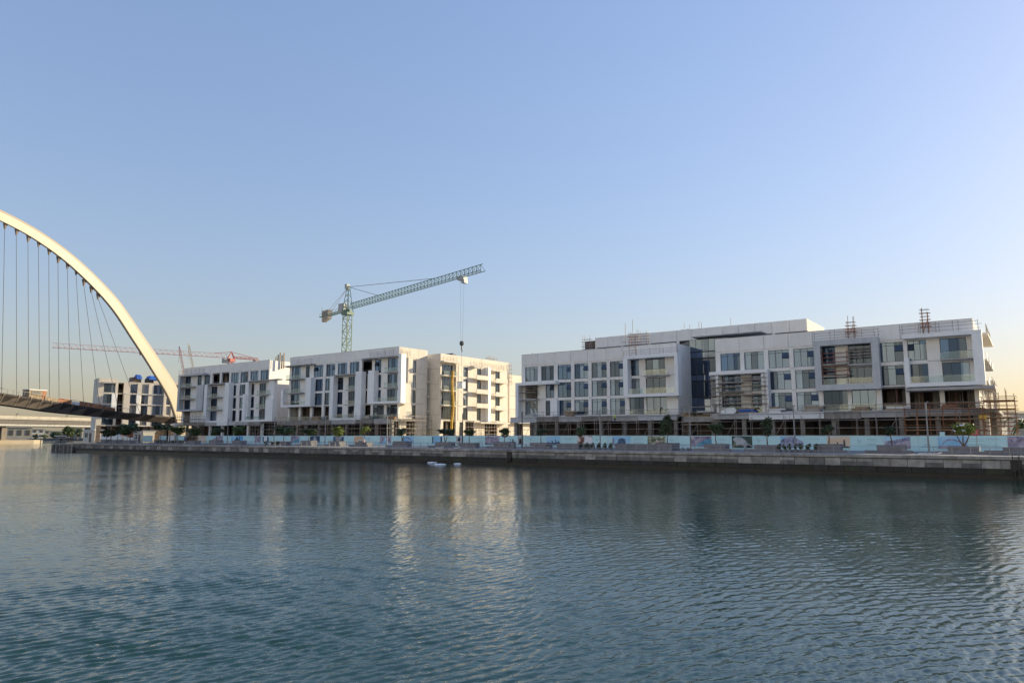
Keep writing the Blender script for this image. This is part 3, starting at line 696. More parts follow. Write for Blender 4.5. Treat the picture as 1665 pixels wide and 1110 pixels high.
fc.floor(CY0, CY1, GZ, FC[0] - GZ, [(ac(470, 695), ac(590, 695), 'xb'), (ac(625, 695), ac(660, 695), 'wk'), (ac(680, 695), ac(765, 695), 'xb'), (ac(865, 695), ac(985, 695), 'xb')], wall='cream')
for p in range(7):
    q = CY0 + (CY1 - CY0) * p / 7; fc.b('parapet_panel', 'cream', q + .03, q + (CY1 - CY0) / 7 - .03, -.3, .012 + random.uniform(0, .012), 24.4, CT)
fc.b('parapet_core', 'inside', CY0 + .5, CY1 - .55, -.45, -.302, 24.4, CT - .02)
ff0 = Fac(cb, 'F', CY0); ff0.b('panel_core', 'inside', C0 + .05, C1 - .6, -.44, -.402, GZ, CT - .02)
fc.b('column_fin', 'cream', ac(574), ac(590), .02, .7, FC[0], 24.3)
fc.b('column_fin', 'frame_white', ac(868), ac(891), .02, 1.2, FC[0] - .1, 24.5)
fc.b('hood_slab', 'cream', ac(432, 590), ac(590, 590), .02, 1.7, 24.5, 24.9)
fc.b('hood_slab', 'slab_grey', ac(730, 600), ac(775, 600), .02, 1.3, 24.0, 24.5)
fc.b('hood_slab', 'cream', ac(910, 600), ac(1000, 600), .02, 1.4, 23.7, 24.0)
fc.b('hood_slab', 'cream', ac(770, 690), ac(1050, 690), .02, 2.2, FC[0] - .7, FC[0] - .3)
ff = Fac(cb, 'F', CY0)                   # narrow front of the wing: blank panels with joints
nx = 3; zz = [GZ, 6.5, 10.5, 14.6, 18.7, 22.8, CT]
for i in range(2):
    for j in range(6):
        p, q = (C0, -134.5) if i == 0 else (-134.5, C1)
        ff.b('wall_panel', 'cream', p + .03, q - .03, -.4, -.005 - random.uniform(0, .008), zz[j] + .03, zz[j + 1] - .03)
shell(cb, C0, C1, CY0 + .45, CY1, [4] + FC, 24.4, 'cream', inner=5, axis='S', zpar=CT - .1, right=False)
# cream block further back, to the right of the wing
db = thing('apartment_block', 'lower cream sunlit block glimpsed in the gap left of the longest block', 'building', (-127.6, 176, GZ))
fd = Fac(db, 'S', -127.6)
for i, fz in enumerate([2.5] + FC[:3]):
    h = 6.5 if i == 0 else 4.0
    fd.floor(174.2, 200, fz, h, [(178.5 + 7 * k, 181.5 + 7 * k, 'xb' if i == 0 else 'wl') for k in range(3)], wall='cream')
for p in range(5): fd.b('parapet_panel', 'cream', 174.2 + 5.16 * p, 179.3 + 5.16 * p, -.3, .015, 21.0, 23.4)
fd.b('balcony_slab', 'slab_grey', 174.5, 190, .02, 1.5, 8.6, 8.95)
shell(db, -145, -127.6, 174.2, 200, [4] + FC[:3], 21, 'cream', inner=5, axis='S', right=False)

# ================================================================== LEFT BLOCK
L0, L1 = -233.9, -185.5
lb = thing('apartment_block', 'leftmost five storey white waterfront block beside the foot of the white arch', 'building', ((L0 + L1) / 2, FY, GZ))
fl = Fac(lb, 'F', FY)
Z3 = lambda x: 270 + x / 5.84
def Lc(pairs, y): return [(fl.a(Z3(p), y), fl.a(Z3(q), y), ty) for p, q, ty in pairs]
a4 = [(183, 238, 'wn'), (300, 340, 'wk'), (365, 420, 'wk'), (440, 510, 'xb'), (527, 600, 'xb'), (617, 690, 'w'), (707, 780, 'wa'), (800, 876, 'w'), (896, 972, 'w')]
a3 = [(178, 235, 'wnk'), (340, 362, 'k'), (395, 488, 'wn'), (575, 592, 'wk'), (610, 666, 'w'), (698, 752, 'w'), (790, 836, 'wk'), (886, 950, 'wnk')]
a2 = [(172, 232, 'wnk'), (335, 355, 'k'), (395, 485, 'wnk'), (572, 590, 'wk'), (608, 664, 'w'), (695, 740, 'w'), (788, 834, 'wlk'), (884, 948, 'wn')]
a1 = [(165, 228, 'x'), (395, 480, 'wn'), (570, 588, 'wk'), (600, 662, 'wk'), (692, 722, 'wk'), (785, 832, 'wk'), (880, 940, 'wny')]
for cs, fz, y in ((a4, FT[3], 612), (a3, FT[2], 632), (a2, FT[1], 652), (a1, FT[0], 673)):
    fl.floor(L0, L1, fz, HT, Lc(cs, y))
for i in range(9):
    p, q = L0 + (L1 - L0) * i / 9, L0 + (L1 - L0) * (i + 1) / 9
    fl.b('parapet_panel', 'white', p + .03, q - .03, -.3, .01 + random.uniform(0, .015), RT + .004, PT)
fl.b('parapet_core', 'inside', L0 + .05, L1 - .55, -.45, -.302, RT, PT - .02)
fl.b('parapet_cap', 'frame_grey', L0, L1, -.36, .05, PT, PT + .07)
shell(lb, L0, L1, FY, 142, FT, RT, 'white', zpar=PT - .1)
def aL(x, y=640, d=D): return fl.a(Z3(x), y, d)
frame_box(fl, aL(108, 640), aL(345, 640), FT[1] - .2, FT[3] + 4.2, D, th=.6, m='frame_grey', lw=1.2, right=False)
for z in (FT[3], FT[2]): fl.balcony(aL(122, 640), aL(236, 640), z, 1.6)
fl.b('fin_panel', 'frame_grey', aL(285, 650), aL(345, 650), .02, D - .05, FT[1] + .41, FT[3] + .3)
open_frame(fl, aL(355, 660), aL(590, 660), FT[0], 1.6, 2.4, 21.4, 21.6)
fl.b('hood_slab', 'slab_grey', aL(382, 622), aL(560, 622), .02, D - .02, FT[3] + .1, FT[3] + .45)
for z in (FT[2], FT[1]): fl.balcony(aL(390, 650), aL(492, 650), z, 1.5)
open_frame(fl, aL(722, 660), aL(1012, 660), FT[0], 1.6, 3.6, 17.6, 15.6)
fl.b('fin_panel', 'frame_white', aL(755, 640, 1.2), aL(780, 640, 1.2), .02, 1.2, FT[0] + .5, 21.3)
fl.b('hood_slab', 'slab_grey', aL(772, 620), aL(1060, 620), .02, D, FT[3] + .1, FT[3] + .4)
fl.b('column_fin', 'frame_white', aL(972, 640, 1.2), aL(1022, 640, 1.2), .02, 1.2, 15.7, FT[3] + .09)
for z in (FT[2], FT[1]): fl.balcony(aL(850, 650), aL(975, 650), z, 1.5)
fl.b('balustrade', 'clear', aL(745, 675), aL(930, 675), D - .25, D - .22, FT[0] + .46, FT[0] + 1.5)
podium(fl, L0 - 1, L1 + .5, FT[0] - .1, 0, 6.5, d_out=2.6, m='raw_concrete', colm='white')

# ================================================================== FAR LEFT BLOCK behind the footbridge
EX = -276.0
eb = thing('apartment_block', 'unfinished cream block with blue tarpaulins on its roof, seen behind the footbridge deck', 'building', (EX, 175, GZ))
ED = math.radians(14)                     # this block is turned 14 degrees towards the canal
class FacE(Fac):
    def hit(s, x, y):
        a, b, w = ray(x, y); dx, dy = math.sin(ED), math.cos(ED); det = a * (-dy) + b * dx
        k = (EX * (-dy) + EY * dx) / det; m = (a * EY - b * EX) / det; return EY + m, CZ + k * w
    def a(s, x, y, d=0.0): return s.hit(x, y)[0]
EY = atS(160.6, 640, EX)[0]
eb.location = (EX, EY, GZ); WP[eb] = Vector((EX, EY, GZ)); eb.rotation_euler = (0, 0, -ED)
EM = Matrix.Translation((EX, EY, 0)) @ Matrix.Rotation(-ED, 4, 'Z') @ Matrix.Translation((-EX, -EY, 0))
fe = FacE(eb, 'S', EX)
Ze = lambda x: 150 + x / 10.4
def ae(x, y=640, d=0): return fe.a(Ze(x), y, d)
E0, E1 = ae(110), ae(1480)
FE = [8.6, 12.6, 16.6, 20.6]
ecols = [(190, 385, 'w'), (430, 525, 'xb'), (640, 760, 'xw'), (835, 950, 'xw'), (1035, 1200, 'xw'), (1260, 1345, 'xw'), (1390, 1450, 'x')]
for i, fz in enumerate(FE):
    fe.floor(E0, E1, fz, 4.0, [(ae(p), ae(q), ('wn' if (k + i) % 3 else 'wny') if ty == 'xw' else ty[0]) for k, (p, q, ty) in enumerate(ecols)], wall='cream')
    fe.b('slab_edge', 'frame_grey', ae(560), ae(1240), .01, .35, fz - .25, fz)
fe.floor(E0, E1, GZ, FE[0] - GZ, [(ae(p, 690), ae(q, 690), 'xb') for p, q in ((150, 310), (335, 500), (640, 980), (1060, 1300))], wall='brown_block')
for p, q, zt in ((E0, ae(430, 620), 26.0), (ae(430, 620) + .03, ae(1035, 620), 24.95), (ae(1040, 620), E1, 25.8)): fe.b('parapet_panel', 'cream', p, q, -.3, .02, 24.6, zt)
fe.b('fin_panel', 'frame_white', ae(325), ae(410), .02, 1.2, 12.4, 20.4); fe.b('fin_panel', 'cream', ae(530), ae(632), .02, 1.2, 8.6, 20.2)
fe.b('column_fin', 'cream', ae(1205), ae(1240), .02, 1.0, 7.0, 25)
fe.b('hood_slab', 'slab_grey', ae(150), ae(388), .02, 1.3, 24.1, 24.5)
for k, fz in enumerate(FE[1:]): fe.b('fin_panel', 'frame_white', ae(768 - 10 * k), ae(825 - 10 * k), .02, .8, fz - 3.6, fz - .4)
fe.b('end_wall', 'cream', E0 - .3, E0 - .02, -9, 0, GZ, 26.0)
shell(eb, EX - 9, EX, E0, E1, [4] + FE, 24.6, 'cream', inner=5, axis='S', right=False)
box('roof_block', eb, 'brown_block', EX - 7, EX - 2, ae(690, 620), ae(850, 620), 24.7, 27.0)
box('roof_block', eb, 'brown_block', EX - 7, EX - 2, ae(960, 620), ae(1060, 620), 24.7, 26.8)
for nm, x0, x1, zt, lab in (('tarpaulin', 765, 850, 28.2, 'small blue tarpaulin bundle on the roof of the unfinished cream block'), ('tarpaulin', 970, 1260, 27.9, 'long blue tarpaulin sheet on the roof of the unfinished cream block')):
    p, q = ae(x0, 618), ae(x1, 618); mb = MB(); n = 7; vv = []; ffs = []
    prof = [(-.2, 0), (-.1, .55), (.25, .92), (.55, 1.0), (.85, .9), (1.1, .5), (1.2, 0)]
    for i in range(n + 1):
        for j, (u, h) in enumerate(prof):
            e = .86 if i in (0, n) else 1.0
            vv.append((EX - 1.5 - u * 4.5, p + (q - p) * i / n, 26.3 + (zt - 26.3) * h * e + random.uniform(-.12, .12)))
    m_ = len(prof)
    for i in range(n):
        for j in range(m_ - 1): ffs.append((i * m_ + j, i * m_ + j + 1, (i + 1) * m_ + j + 1, (i + 1) * m_ + j))
    mb.add(vv, ffs + [tuple(range(m_)), tuple(range(n * m_, (n + 1) * m_))[::-1]])
    mb.v = [tuple(EM @ Vector(q_)) for q_ in mb.v]
    tag(mb.build(nm, 'tarp_blue', None), lab, 'tarpaulin', 'blue roof tarpaulins')

# ================================================================== FOOTBRIDGE with the white arch
BP = Vector((-246, 136, 0)); BD = Vector((.3, -math.sqrt(1 - .09), 0)); BN = Vector((-BD.y, BD.x, 0))   # BN points right, towards the sun side
def bp(m, z, n=0.0): return BP + BD * m + BN * n + Vector((0, 0, z))
fb_root = thing('footbridge', 'white arched footbridge with hanging cables and dark curved deck at the left edge', 'bridge', bp(-5, GZ))
half = [(-4.4, 1.8), (-1.7, 8.6), (4.0, 19.4), (13.1, 29.4), (21.6, 38.0), (32.1, 48.0), (46.2, 57.0), (58.5, 62.2), (69.4, 64.9), (79, 66.2), (88, 66.6)]
pts = half + [(176 - m, z) for m, z in half[:-1]][::-1]
# smooth the polyline
def smooth(pts, n):
    P = np.array(pts); d = np.concatenate([[0], np.cumsum(np.hypot(*np.diff(P, axis=0).T))]); out = []
    def cr(p0, p1, p2, p3, t): return .5 * ((2 * p1) + (-p0 + p2) * t + (2 * p0 - 5 * p1 + 4 * p2 - p3) * t * t + (-p0 + 3 * p1 - 3 * p2 + p3) * t ** 3)
    for i in range(len(P) - 1):
        p0, p3 = P[max(i - 1, 0)], P[min(i + 2, len(P) - 1)]
        for k in range(n): out.append(cr(p0, P[i], P[i + 1], p3, k / n))
    out.append(P[-1]); return np.array(out)
cl = smooth(pts, 6)
tan = np.gradient(cl, axis=0); tan /= np.linalg.norm(tan, axis=1)[:, None]
mb = MB(); vv = []; ffs = []
for i, (c, tg) in enumerate(zip(cl, tan)):
    k = abs(c[0] - 88) / 92
    H = 1.5 + 1.6 * k ** 2; W = .75 + .35 * k; nrm = (-tg[1], tg[0])
    sec = [(-.9, -.6), (-.3, -.85), (.9, -1), (1, -.93), (1, .5), (.45, 1), (-.6, 1), (-1, .4)]
    for (sx, sy) in sec:
        vv.append(bp(c[0] + nrm[0] * sy * H, c[1] + nrm[1] * sy * H, sx * W))
for i in range(len(cl) - 1):
    for j in range(8): ffs.append((i * 8 + j, i * 8 + (j + 1) % 8, (i + 1) * 8 + (j + 1) % 8, (i + 1) * 8 + j))
mb.add(vv, ffs); mb.build('arch', 'bridge_white', fb_root, (0, 0, 0))
dk = [(-16, 8.6), (-2.4, 9.0), (24, 10.5), (46, 11.7), (55.8, 12.7), (64.6, 13.5), (76, 14.3), (88, 14.6)]
dk = smooth(dk + [(176 - m, z) for m, z in dk[:-1]][::-1], 5)
def dz(m): return float(np.interp(m, dk[:, 0], dk[:, 1]))
def dth(m): return float(np.interp(m, [-16, 0, 24, 46, 88, 130, 152, 192], [2.3, 2.3, 1.9, 2.9, 3.0, 2.9, 1.9, 2.3]))
DO = -3.3                                  # deck sits slightly to the sun side of the arch plane
mb = MB(); vv = []; ffs = []
for m, z in dk:
    h = dth(m)
    for n_, zz in ((3.4, z + h), (3.3, z + h - .5), (1.6, z), (-1.6, z), (-3.3, z + h - .5), (-3.4, z + h)): vv.append(bp(m, zz, DO + n_))
for i in range(len(dk) - 1):
    for j in range(6): ffs.append((i * 6 + j, i * 6 + (j + 1) % 6, (i + 1) * 6 + (j + 1) % 6, (i + 1) * 6 + j))
mb.add(vv, ffs); mb.build('deck', 'bridge_dark', fb_root, (0, 0, 0))
# cables with arch brackets and deck ribs
arch_px = [8, 27, 46, 63, 80, 95, 110, 124, 137, 149, 160]
def plane_hit(x, y):
    a, b, w = ray(x, y); det = a * (-BD.y) + b * BD.x
    k = (BP.x * (-BD.y) + BP.y * BD.x) / det; m = (a * BP.y - b * BP.x) / det; return m, CZ + k * w
und_px = [(8, 366), (27, 374), (46, 384), (63, 393), (80, 404), (95, 416), (110, 427), (124, 439), (137, 449), (149, 460), (160, 470)]
deck_px = [4, 29, 49, 67, 83, 99, 118, 140, 167, 199, 234]
cab = []
for (ux, uy), dx in zip(und_px, deck_px):
    m0, z0 = plane_hit(ux, uy); m1, _ = plane_hit(dx, 665); cab.append((m0, z0, m1))
cab += [(176 - a, z, 176 - b) for a, z, b in cab] + [(88 - 7, 64.2, 88 - 4), (88, 64.6, 88), (88 + 7, 64.2, 88 + 4)]
for m0, z0, m1 in cab:
    i = int(np.argmin(abs(cl[:, 0] - m0) + abs(cl[:, 1] - z0) * .5)); c, tg = cl[i], tan[i]
    k = abs(c[0] - 88) / 92; H = 1.5 + 1.6 * k ** 2
    # attach at the underside of the arch
    j = int(np.argmin(abs(cl[:, 0] - m0))); zu = cl[j, 1] - (1.5 + 1.6 * (abs(cl[j, 0] - 88) / 92) ** 2) / max(.35, abs(tan[j, 0]))
    zt = zu + .2
    top = bp(m0, zt - .9, 0); bot = bp(m1, dz(m1) + dth(m1) * .35, DO + 2.6)
    tube('cable', fb_root, 'cable', bot, top, .065)
    MB().bar(bp(m0, zt - 1.6, 0), bp(m0 - .2, zt + .5, 0), .16, 4, r1=.75).build('cable_bracket', 'bridge_soffit', fb_root, (0, 0, 0))
    mm = MB(); w_ = .22
    q0, q1 = bp(m1 - w_, 0, DO + 3.0), bp(m1 + w_, 0, DO + 3.0)
    h = dth(m1); z = dz(m1)
    vs_ = []
    for mq in (m1 - w_, m1 + w_):
        for n_, zz in ((1.75, z + .05), (3.5, z + h - .4), (3.55, z + h + .15), (3.35, z + h + .15), (3.2, z + h - .5), (1.55, z + .15)): vs_.append(bp(mq, zz, DO + n_))
    mm.add(vs_, [(0, 1, 2, 3, 4, 5), (11, 10, 9, 8, 7, 6)] + [(i, i + 6, (i + 1) % 6 + 6, (i + 1) % 6) for i in range(6)])
    mm.build('deck_rib', 'bridge_soffit', fb_root, (0, 0, 0))
    # scalloped side web next to the rib
    vs_ = []
    for mq, up in ((m1 + .3, .92), (m1 + 1.4, .80), (m1 + 2.6, .45), (m1 + 4.0, .12)):
        z = dz(mq); h = dth(mq)
        for f_ in (.02, up): vs_.append(bp(mq, z + .04 + (h - .5) * f_, DO + 1.66 + 1.7 * f_ + .03))
    MB().add(vs_, [(0, 1, 3, 2), (2, 3, 5, 4), (4, 5, 7, 6)]).build('side_web', 'bridge_soffit', fb_root, (0, 0, 0))
# railing, sheets and booth on the deck
m = -14.0
while m < 175:
    z = dz(m) + dth(m)
    if m > 20: MB().bar(bp(m, z, DO + 3.35), bp(m + .25, z + .6, DO + 3.6), .05).bar(bp(m + .25, z + .6, DO + 3.6), bp(m, z + 1.3, DO + 3.4), .05).build('rail_post', 'lamp_metal', fb_root, (0, 0, 0))
    m += 1.6
for a, b in zip(np.arange(20, 170, 6.0), np.arange(26, 176, 6.0)):
    tube('handrail', fb_root, 'lamp_metal', bp(a, dz(a) + dth(a) + 1.3, DO + 3.4), bp(b, dz(b) + dth(b) + 1.3, DO + 3.4), .06)
for i, (a, b, h, m_) in enumerate(((27, 32, 1.0, 'rust'), (32.1, 36, 1.35, 'orange_sheet'), (36.1, 40, 1.3, 'orange_sheet'), (40.1, 42.6, 1.0, 'white_sheet'), (42.8, 47, 1.3, 'orange_sheet'), (47.2, 51.5, 1.0, 'plank'))):
    za, zb = dz(a) + dth(a) + .02, dz(b) + dth(b) + .02
    q = [bp(a, za, DO + 3.0), bp(b, zb, DO + 3.0), bp(b, zb + h, DO + 3.0), bp(a, za + h, DO + 3.0)]; q2 = [v - BN * .15 for v in q]
    MB().add(q + q2, [(0, 1, 2, 3), (7, 6, 5, 4), (0, 4, 5, 1), (1, 5, 6, 2), (2, 6, 7, 3), (3, 7, 4, 0)]).build('barrier_sheet', m_, fb_root, (0, 0, 0))
zb = dz(55) + dth(55)
bo = thing('site_booth', 'small tan and orange booth standing on the footbridge deck', 'booth', bp(54.5, zb, DO + 1.5))
def bbox(name, m0, m1, n0, n1, z0, z1, mt, parent):
    q = [bp(m_, z_, n_) for z_ in (z0, z1) for (m_, n_) in ((m0, n0), (m1, n0), (m1, n1), (m0, n1))]
    return MB().add(q, [(3, 2, 1, 0), (4, 5, 6, 7), (0, 1, 5, 4), (1, 2, 6, 5), (2, 3, 7, 6), (3, 0, 4, 7)]).build(name, mt, parent, (0, 0, 0))
bbox('wall', 52.2, 56.2, DO + .2, DO + 2.8, zb - .3, zb + 2.3, 'plank', bo); bbox('side_wall', 51.0, 52.15, DO + .2, DO + 2.85, zb - .3, zb + 2.3, 'orange_sheet', bo)
bbox('roof', 50.9, 56.4, DO, DO + 3.0, zb + 2.32, zb + 2.5, 'white_sheet', bo); bbox('window', 52.8, 55.6, DO + 2.805, DO + 2.86, zb + 1.2, zb + 2.0, 'alu_dark', bo)
for mm in (-13.5, -6): bbox('landing_pier', mm, mm + 2, DO - 1.5, DO + 1.5, GZ, dz(mm) + .1, 'raw_concrete', fb_root)

# ================================================================== ROAD BRIDGE further down the canal
RP = Vector((-504, 165, 0)); RD = Vector((-.36, .933, 0)).normalized(); RN = Vector((RD.y, -RD.x, 0))
def rp(m, z, n=0.0): return RP + RD * m + RN * n + Vector((0, 0, z))
rr_ = thing('road_bridge', 'flat concrete road bridge with pale parapet beneath the footbridge', 'bridge', rp(0, GZ))
def rbox(name, m0, m1, n0, n1, z0, z1, mt):
    q = [rp(m_, z_, n_) for z_ in (z0, z1) for (m_, n_) in ((m0, n0), (m1, n0), (m1, n1), (m0, n1))]
    return MB().add(q, [(3, 2, 1, 0), (4, 5, 6, 7), (0, 1, 5, 4), (1, 2, 6, 5), (2, 3, 7, 6), (3, 0, 4, 7)]).build(name, mt, rr_, (0, 0, 0))
m = -140
while m < 150:
    rbox('parapet_panel', m + .06, m + 7.94, -.25, 0, 15.5, 17.0 + random.uniform(-.03, .03), 'far_white'); m += 8
rbox('deck', -140, 150, -14, -.26, 14.9, 15.5, 'slab_grey'); rbox('girder', -140, 150, -12.5, -1.0, 12.2, 14.89, 'bridge_dark'); rbox('service_beam', -140, 150, -13, -.4, 10.9, 12.0, 'slab_grey'); rbox('service_duct', -140, 150, -13, -.2, 10.3, 10.7, 'bridge_dark')
for m in (-60, 5, 75, 140): rbox('pier', m, m + 5, -12, -2, -2, 10.8, 'bridge_soffit')
for k, m in enumerate((-25, 12, 48, 86)):
    rl = thing('bridge_lamp', 'short dark lamp on the road bridge parapet, number %s from the left' % ('one', 'two', 'three', 'four')[k], 'lamp', rp(m, 17.0, -.12), 'lamps on the road bridge')
    MB().bar(rp(m, 16.9, -.12), rp(m, 18.2, -.12), .16, 5).bar(rp(m, 18.2, -.12), rp(m + 1.4, 18.6, -.12), .22, 5).build('lamp_arm', 'pole_dark', rl, (0, 0, 0))

# ================================================================== CRANES
def atZ(x, y, z):
    a, b, w = ray(x, y); k = (z - CZ) / w; return Vector((k * a, k * b, z))
def lattice(mb, p0, p1, side, up, w, h, step, r, tri=True):
    """truss from p0 to p1 (bottom centre); triangular (one top chord) or square section"""
    L = (p1 - p0).length; d = (p1 - p0) / L; n = max(2, round(L / step))
    lo = [p0 - side * w / 2, p0 + side * w / 2]; hi = [p0 + up * h] if tri else [p0 + up * h - side * w / 2, p0 + up * h + side * w / 2]
    for q in lo + hi: mb.bar(q, q + d * L, r)
    for i in range(n):
        a, b = d * (L * i / n), d * (L * (i + 1) / n); mid = (a + b) / 2
        if tri:
            for q in lo: mb.bar(q + a, hi[0] + mid, r * .6); mb.bar(hi[0] + mid, q + b, r * .6)
            mb.bar(lo[0] + a, lo[1] + a, r * .6)
        else:
            for u, v in ((lo[0], hi[0]), (lo[1], hi[1]), (lo[0], lo[1]), (hi[0], hi[1])):
                u2, v2 = (u, v) if i % 2 else (v, u)
                mb.bar(u2 + a, v2 + b, r * .6); mb.bar(u + a, v + a, r * .6)
UP = Vector((0, 0, 1))
ZJ = 46.5
base = atZ(565.5, 503, ZJ); tip = atZ(785, 440, ZJ); base.z = 0; tz = tip.copy(); tz.z = 0
jd = (tz - base).normalized(); jn = Vector((-jd.y, jd.x, 0)); JL = (tz - base).length
gc = thing('tower_crane', 'green tower crane with long jib and hanging hook above the middle block', 'crane', (base.x, base.y, GZ))
mb = MB(); MW = 2.1
lattice(mb, Vector((base.x, base.y - MW / 2, GZ)), Vector((base.x, base.y - MW / 2, ZJ - 1.2)), Vector((1, 0, 0)), Vector((0, 1, 0)), MW, MW, 2.1, .15, tri=False)
mb.build('mast', 'crane_green', gc)
mb = MB()                                  # slewing ring and tower head
for sx in (-1, 1):
    for sy in (-1, 1): mb.bar(base + Vector((sx * 1.3, sy * 1.3, ZJ - 1.2)), base + Vector((sx * .25, sy * .25, ZJ + 8.0)), .13)
for k in range(4):
    z = ZJ + .5 + k * 1.9; w = 1.1 - k * .27
    for a_ in ((-1, -1, 1, -1), (1, -1, 1, 1), (1, 1, -1, 1), (-1, 1, -1, -1)): mb.bar(base + Vector((a_[0] * w, a_[1] * w, z)), base + Vector((a_[2] * w, a_[3] * w, z + .9)), .08)
mb.box(base.x - 1.5, base.x + 1.5, base.y - 1.5, base.y + 1.5, ZJ - 1.9, ZJ - 1.1); mb.bar(base + UP * (ZJ - 1.1), base + UP * (ZJ - .2), 1.5, 10)
mb.build('tower_head', 'crane_green', gc)
mb = MB(); mb.box(base.x - 1.2, base.x - .1, base.y - .6, base.y + .6, ZJ + 7.0, ZJ + 8.6); mb.build('head_platform', 'crane_grey', gc)
mb = MB(); lattice(mb, base + jd * 1.6 + UP * ZJ, base + jd * JL + UP * ZJ, jn, UP, 1.5, 1.75, 1.75, .11); mb.build('jib', 'crane_green', gc)
mb = MB(); CJ = 19.5; p = base - jd * 1.2 + UP * (ZJ - .2); q = base - jd * CJ + UP * (ZJ - .2)
for sgn in (-1, 1): mb.bar(p + jn * sgn * .8, q + jn * sgn * .8, .22); mb.bar(p + jn * sgn * .9 + UP * 1.1, q + jn * sgn * .9 + UP * 1.1, .05)
for k in range(10): u = p.lerp(q, k / 9); mb.bar(u - jn * .8, u + jn * .8, .1); mb.bar(u + jn * .9, u + jn * .9 + UP * 1.1, .05); mb.bar(u - jn * .9, u - jn * .9 + UP * 1.1, .05)
mb.bar(q + UP * 0, q + UP * 3.4, .1)
mb.build('counter_jib', 'crane_green', gc)
for k in range(3):
    c = base - jd * (CJ - 2.2 - k * 1.7) + UP * (ZJ - .1)
    mb = MB(); sd = jd * .72
    v = [c + sd * i + jn * j * .7 + UP * z for z in (-2.0 + .3 * k, 1.9) for i, j in ((-1, -1), (1, -1), (1, 1), (-1, 1))]
    mb.add(v, [(3, 2, 1, 0), (4, 5, 6, 7), (0, 1, 5, 4), (1, 2, 6, 5), (2, 3, 7, 6), (3, 0, 4, 7)]); mb.build('counterweight', 'counterweight', gc)
c = base - jd * 2.6 + jn * -.4
mb = MB().box(c.x - 1.3, c.x + 1.3, c.y - 1, c.y + 1, ZJ - .6, ZJ + 2.2); mb.build('operator_cab', 'crane_grey', gc)
headp = base + UP * (ZJ + 7.6)
for fr_, zz in ((.70, 1.75), (.27, 1.75)): tube('pendant_bar', gc, 'crane_grey', headp, base + jd * JL * fr_ + UP * (ZJ + zz), .09)
for sgn in (-1, 1): tube('pendant_bar', gc, 'crane_grey', headp, base - jd * (CJ - 4) + jn * sgn * .7 + UP * (ZJ + .2), .06)
# trolley where the photograph shows it: distance along the jib whose direction passes pixel column 752
best = min((abs(((lambda P: 832.5 + FPX * (P.x * ca + P.y * sa) / (((-P.x * sa + P.y * ca)) * math.cos(PIT) + (ZJ - CZ) * math.sin(PIT)))(base + jd * L_)) - 752), L_) for L_ in np.linspace(20, JL, 200))[1]
tr = base + jd * float(best)
mb = MB().box(tr.x - 1.1, tr.x + 1.1, tr.y - .8, tr.y + .8, ZJ - 1.0, ZJ - .15); mb.box(tr.x + .2, tr.x + 1.3, tr.y - .7, tr.y + .7, ZJ - 1.9, ZJ - 1.0); mb.build('trolley', 'crane_grey', gc)
hz = CZ + (tr.length) * 0
dd = math.hypot(tr.x, tr.y); a_, b_, w_ = ray(747, 558); hz = CZ + w_ * dd / math.hypot(a_, b_)
for sgn in (-1, 1): tube('hoist_rope', gc, 'cable', tr + jd * sgn * .8 + UP * (ZJ - .9), tr + jd * sgn * .35 + UP * (hz + .4), .02)
mb = MB(); q8 = 10
mb.bar(tr - jn * .25 + UP * hz, tr + jn * .25 + UP * hz, .62, 12); mb.bar(tr + UP * (hz - 1.8), tr + UP * (hz - .4), .16, 6); mb.bar(tr + UP * (hz - 2.2), tr + jd * .35 + UP * (hz - 1.9), .12, 5)
mb.build('hook_block', 'pole_dark', gc)
tube('sling', gc, 'cable', tr + UP * (hz - 2), tr + UP * 19.5, .022)
sk = thing('suspended_cradle', 'pale box cradle hanging on the crane sling against the sunlit wing', 'cradle', (tr.x, tr.y, 17.0), None)
box('body', sk, 'white_sheet', tr.x - .9, tr.x + .9, tr.y - .6, tr.y + .6, 17.0, 18.6); box('top_frame', sk, 'frame_grey', tr.x - 1, tr.x + 1, tr.y - .7, tr.y + .7, 18.61, 18.75)
tube('post', sk, 'frame_grey', (tr.x, tr.y, 18.75), (tr.x, tr.y, 19.5), .06)

# red crane
RZ = 43.0
rbase = atZ(376, 582, RZ); rtip = atZ(85, 565, RZ); rbase.z = rtip.z = 0
rd = (rtip - rbase).normalized(); rn = Vector((-rd.y, rd.x, 0)); RL = (rtip - rbase).length
rc = thing('tower_crane', 'red flat-top tower crane whose long jib runs behind the white arch', 'crane', (rbase.x, rbase.y, GZ))
mb = MB(); lattice(mb, rbase - Vector((0, 1, 0)) + UP * GZ, rbase - Vector((0, 1, 0)) + UP * (RZ - 1), Vector((1, 0, 0)), Vector((0, 1, 0)), 2, 2, 2, .16, tri=False); mb.build('mast', 'crane_red', rc)
mb = MB(); lattice(mb, rbase + rd * 1.5 + UP * RZ, rbase + rd * RL + UP * RZ, rn, UP, 1.5, 2.0, 2.4, .075); mb.build('jib', 'crane_red', rc)
mb = MB(); lattice(mb, rbase - rd * 1.0 + UP * RZ, rbase - rd * 13 + UP * (RZ - .2), rn, UP, 1.6, .9, 2, .16); mb.build('counter_jib', 'crane_red', rc)
mb = MB()
for sx in (-1, 1): mb.bar(rbase + rd * 1.6 + rn * sx * .8 + UP * (RZ - .5), rbase + UP * (RZ + 3.2), .28); mb.bar(rbase - rd * 1.6 + rn * sx * .8 + UP * (RZ - .5), rbase + UP * (RZ + 3.2), .28)
mb.box(rbase.x - 1.4, rbase.x + 1.4, rbase.y - 1.4, rbase.y + 1.4, RZ - 1.8, RZ - .3); mb.build('tower_head', 'crane_red', rc)
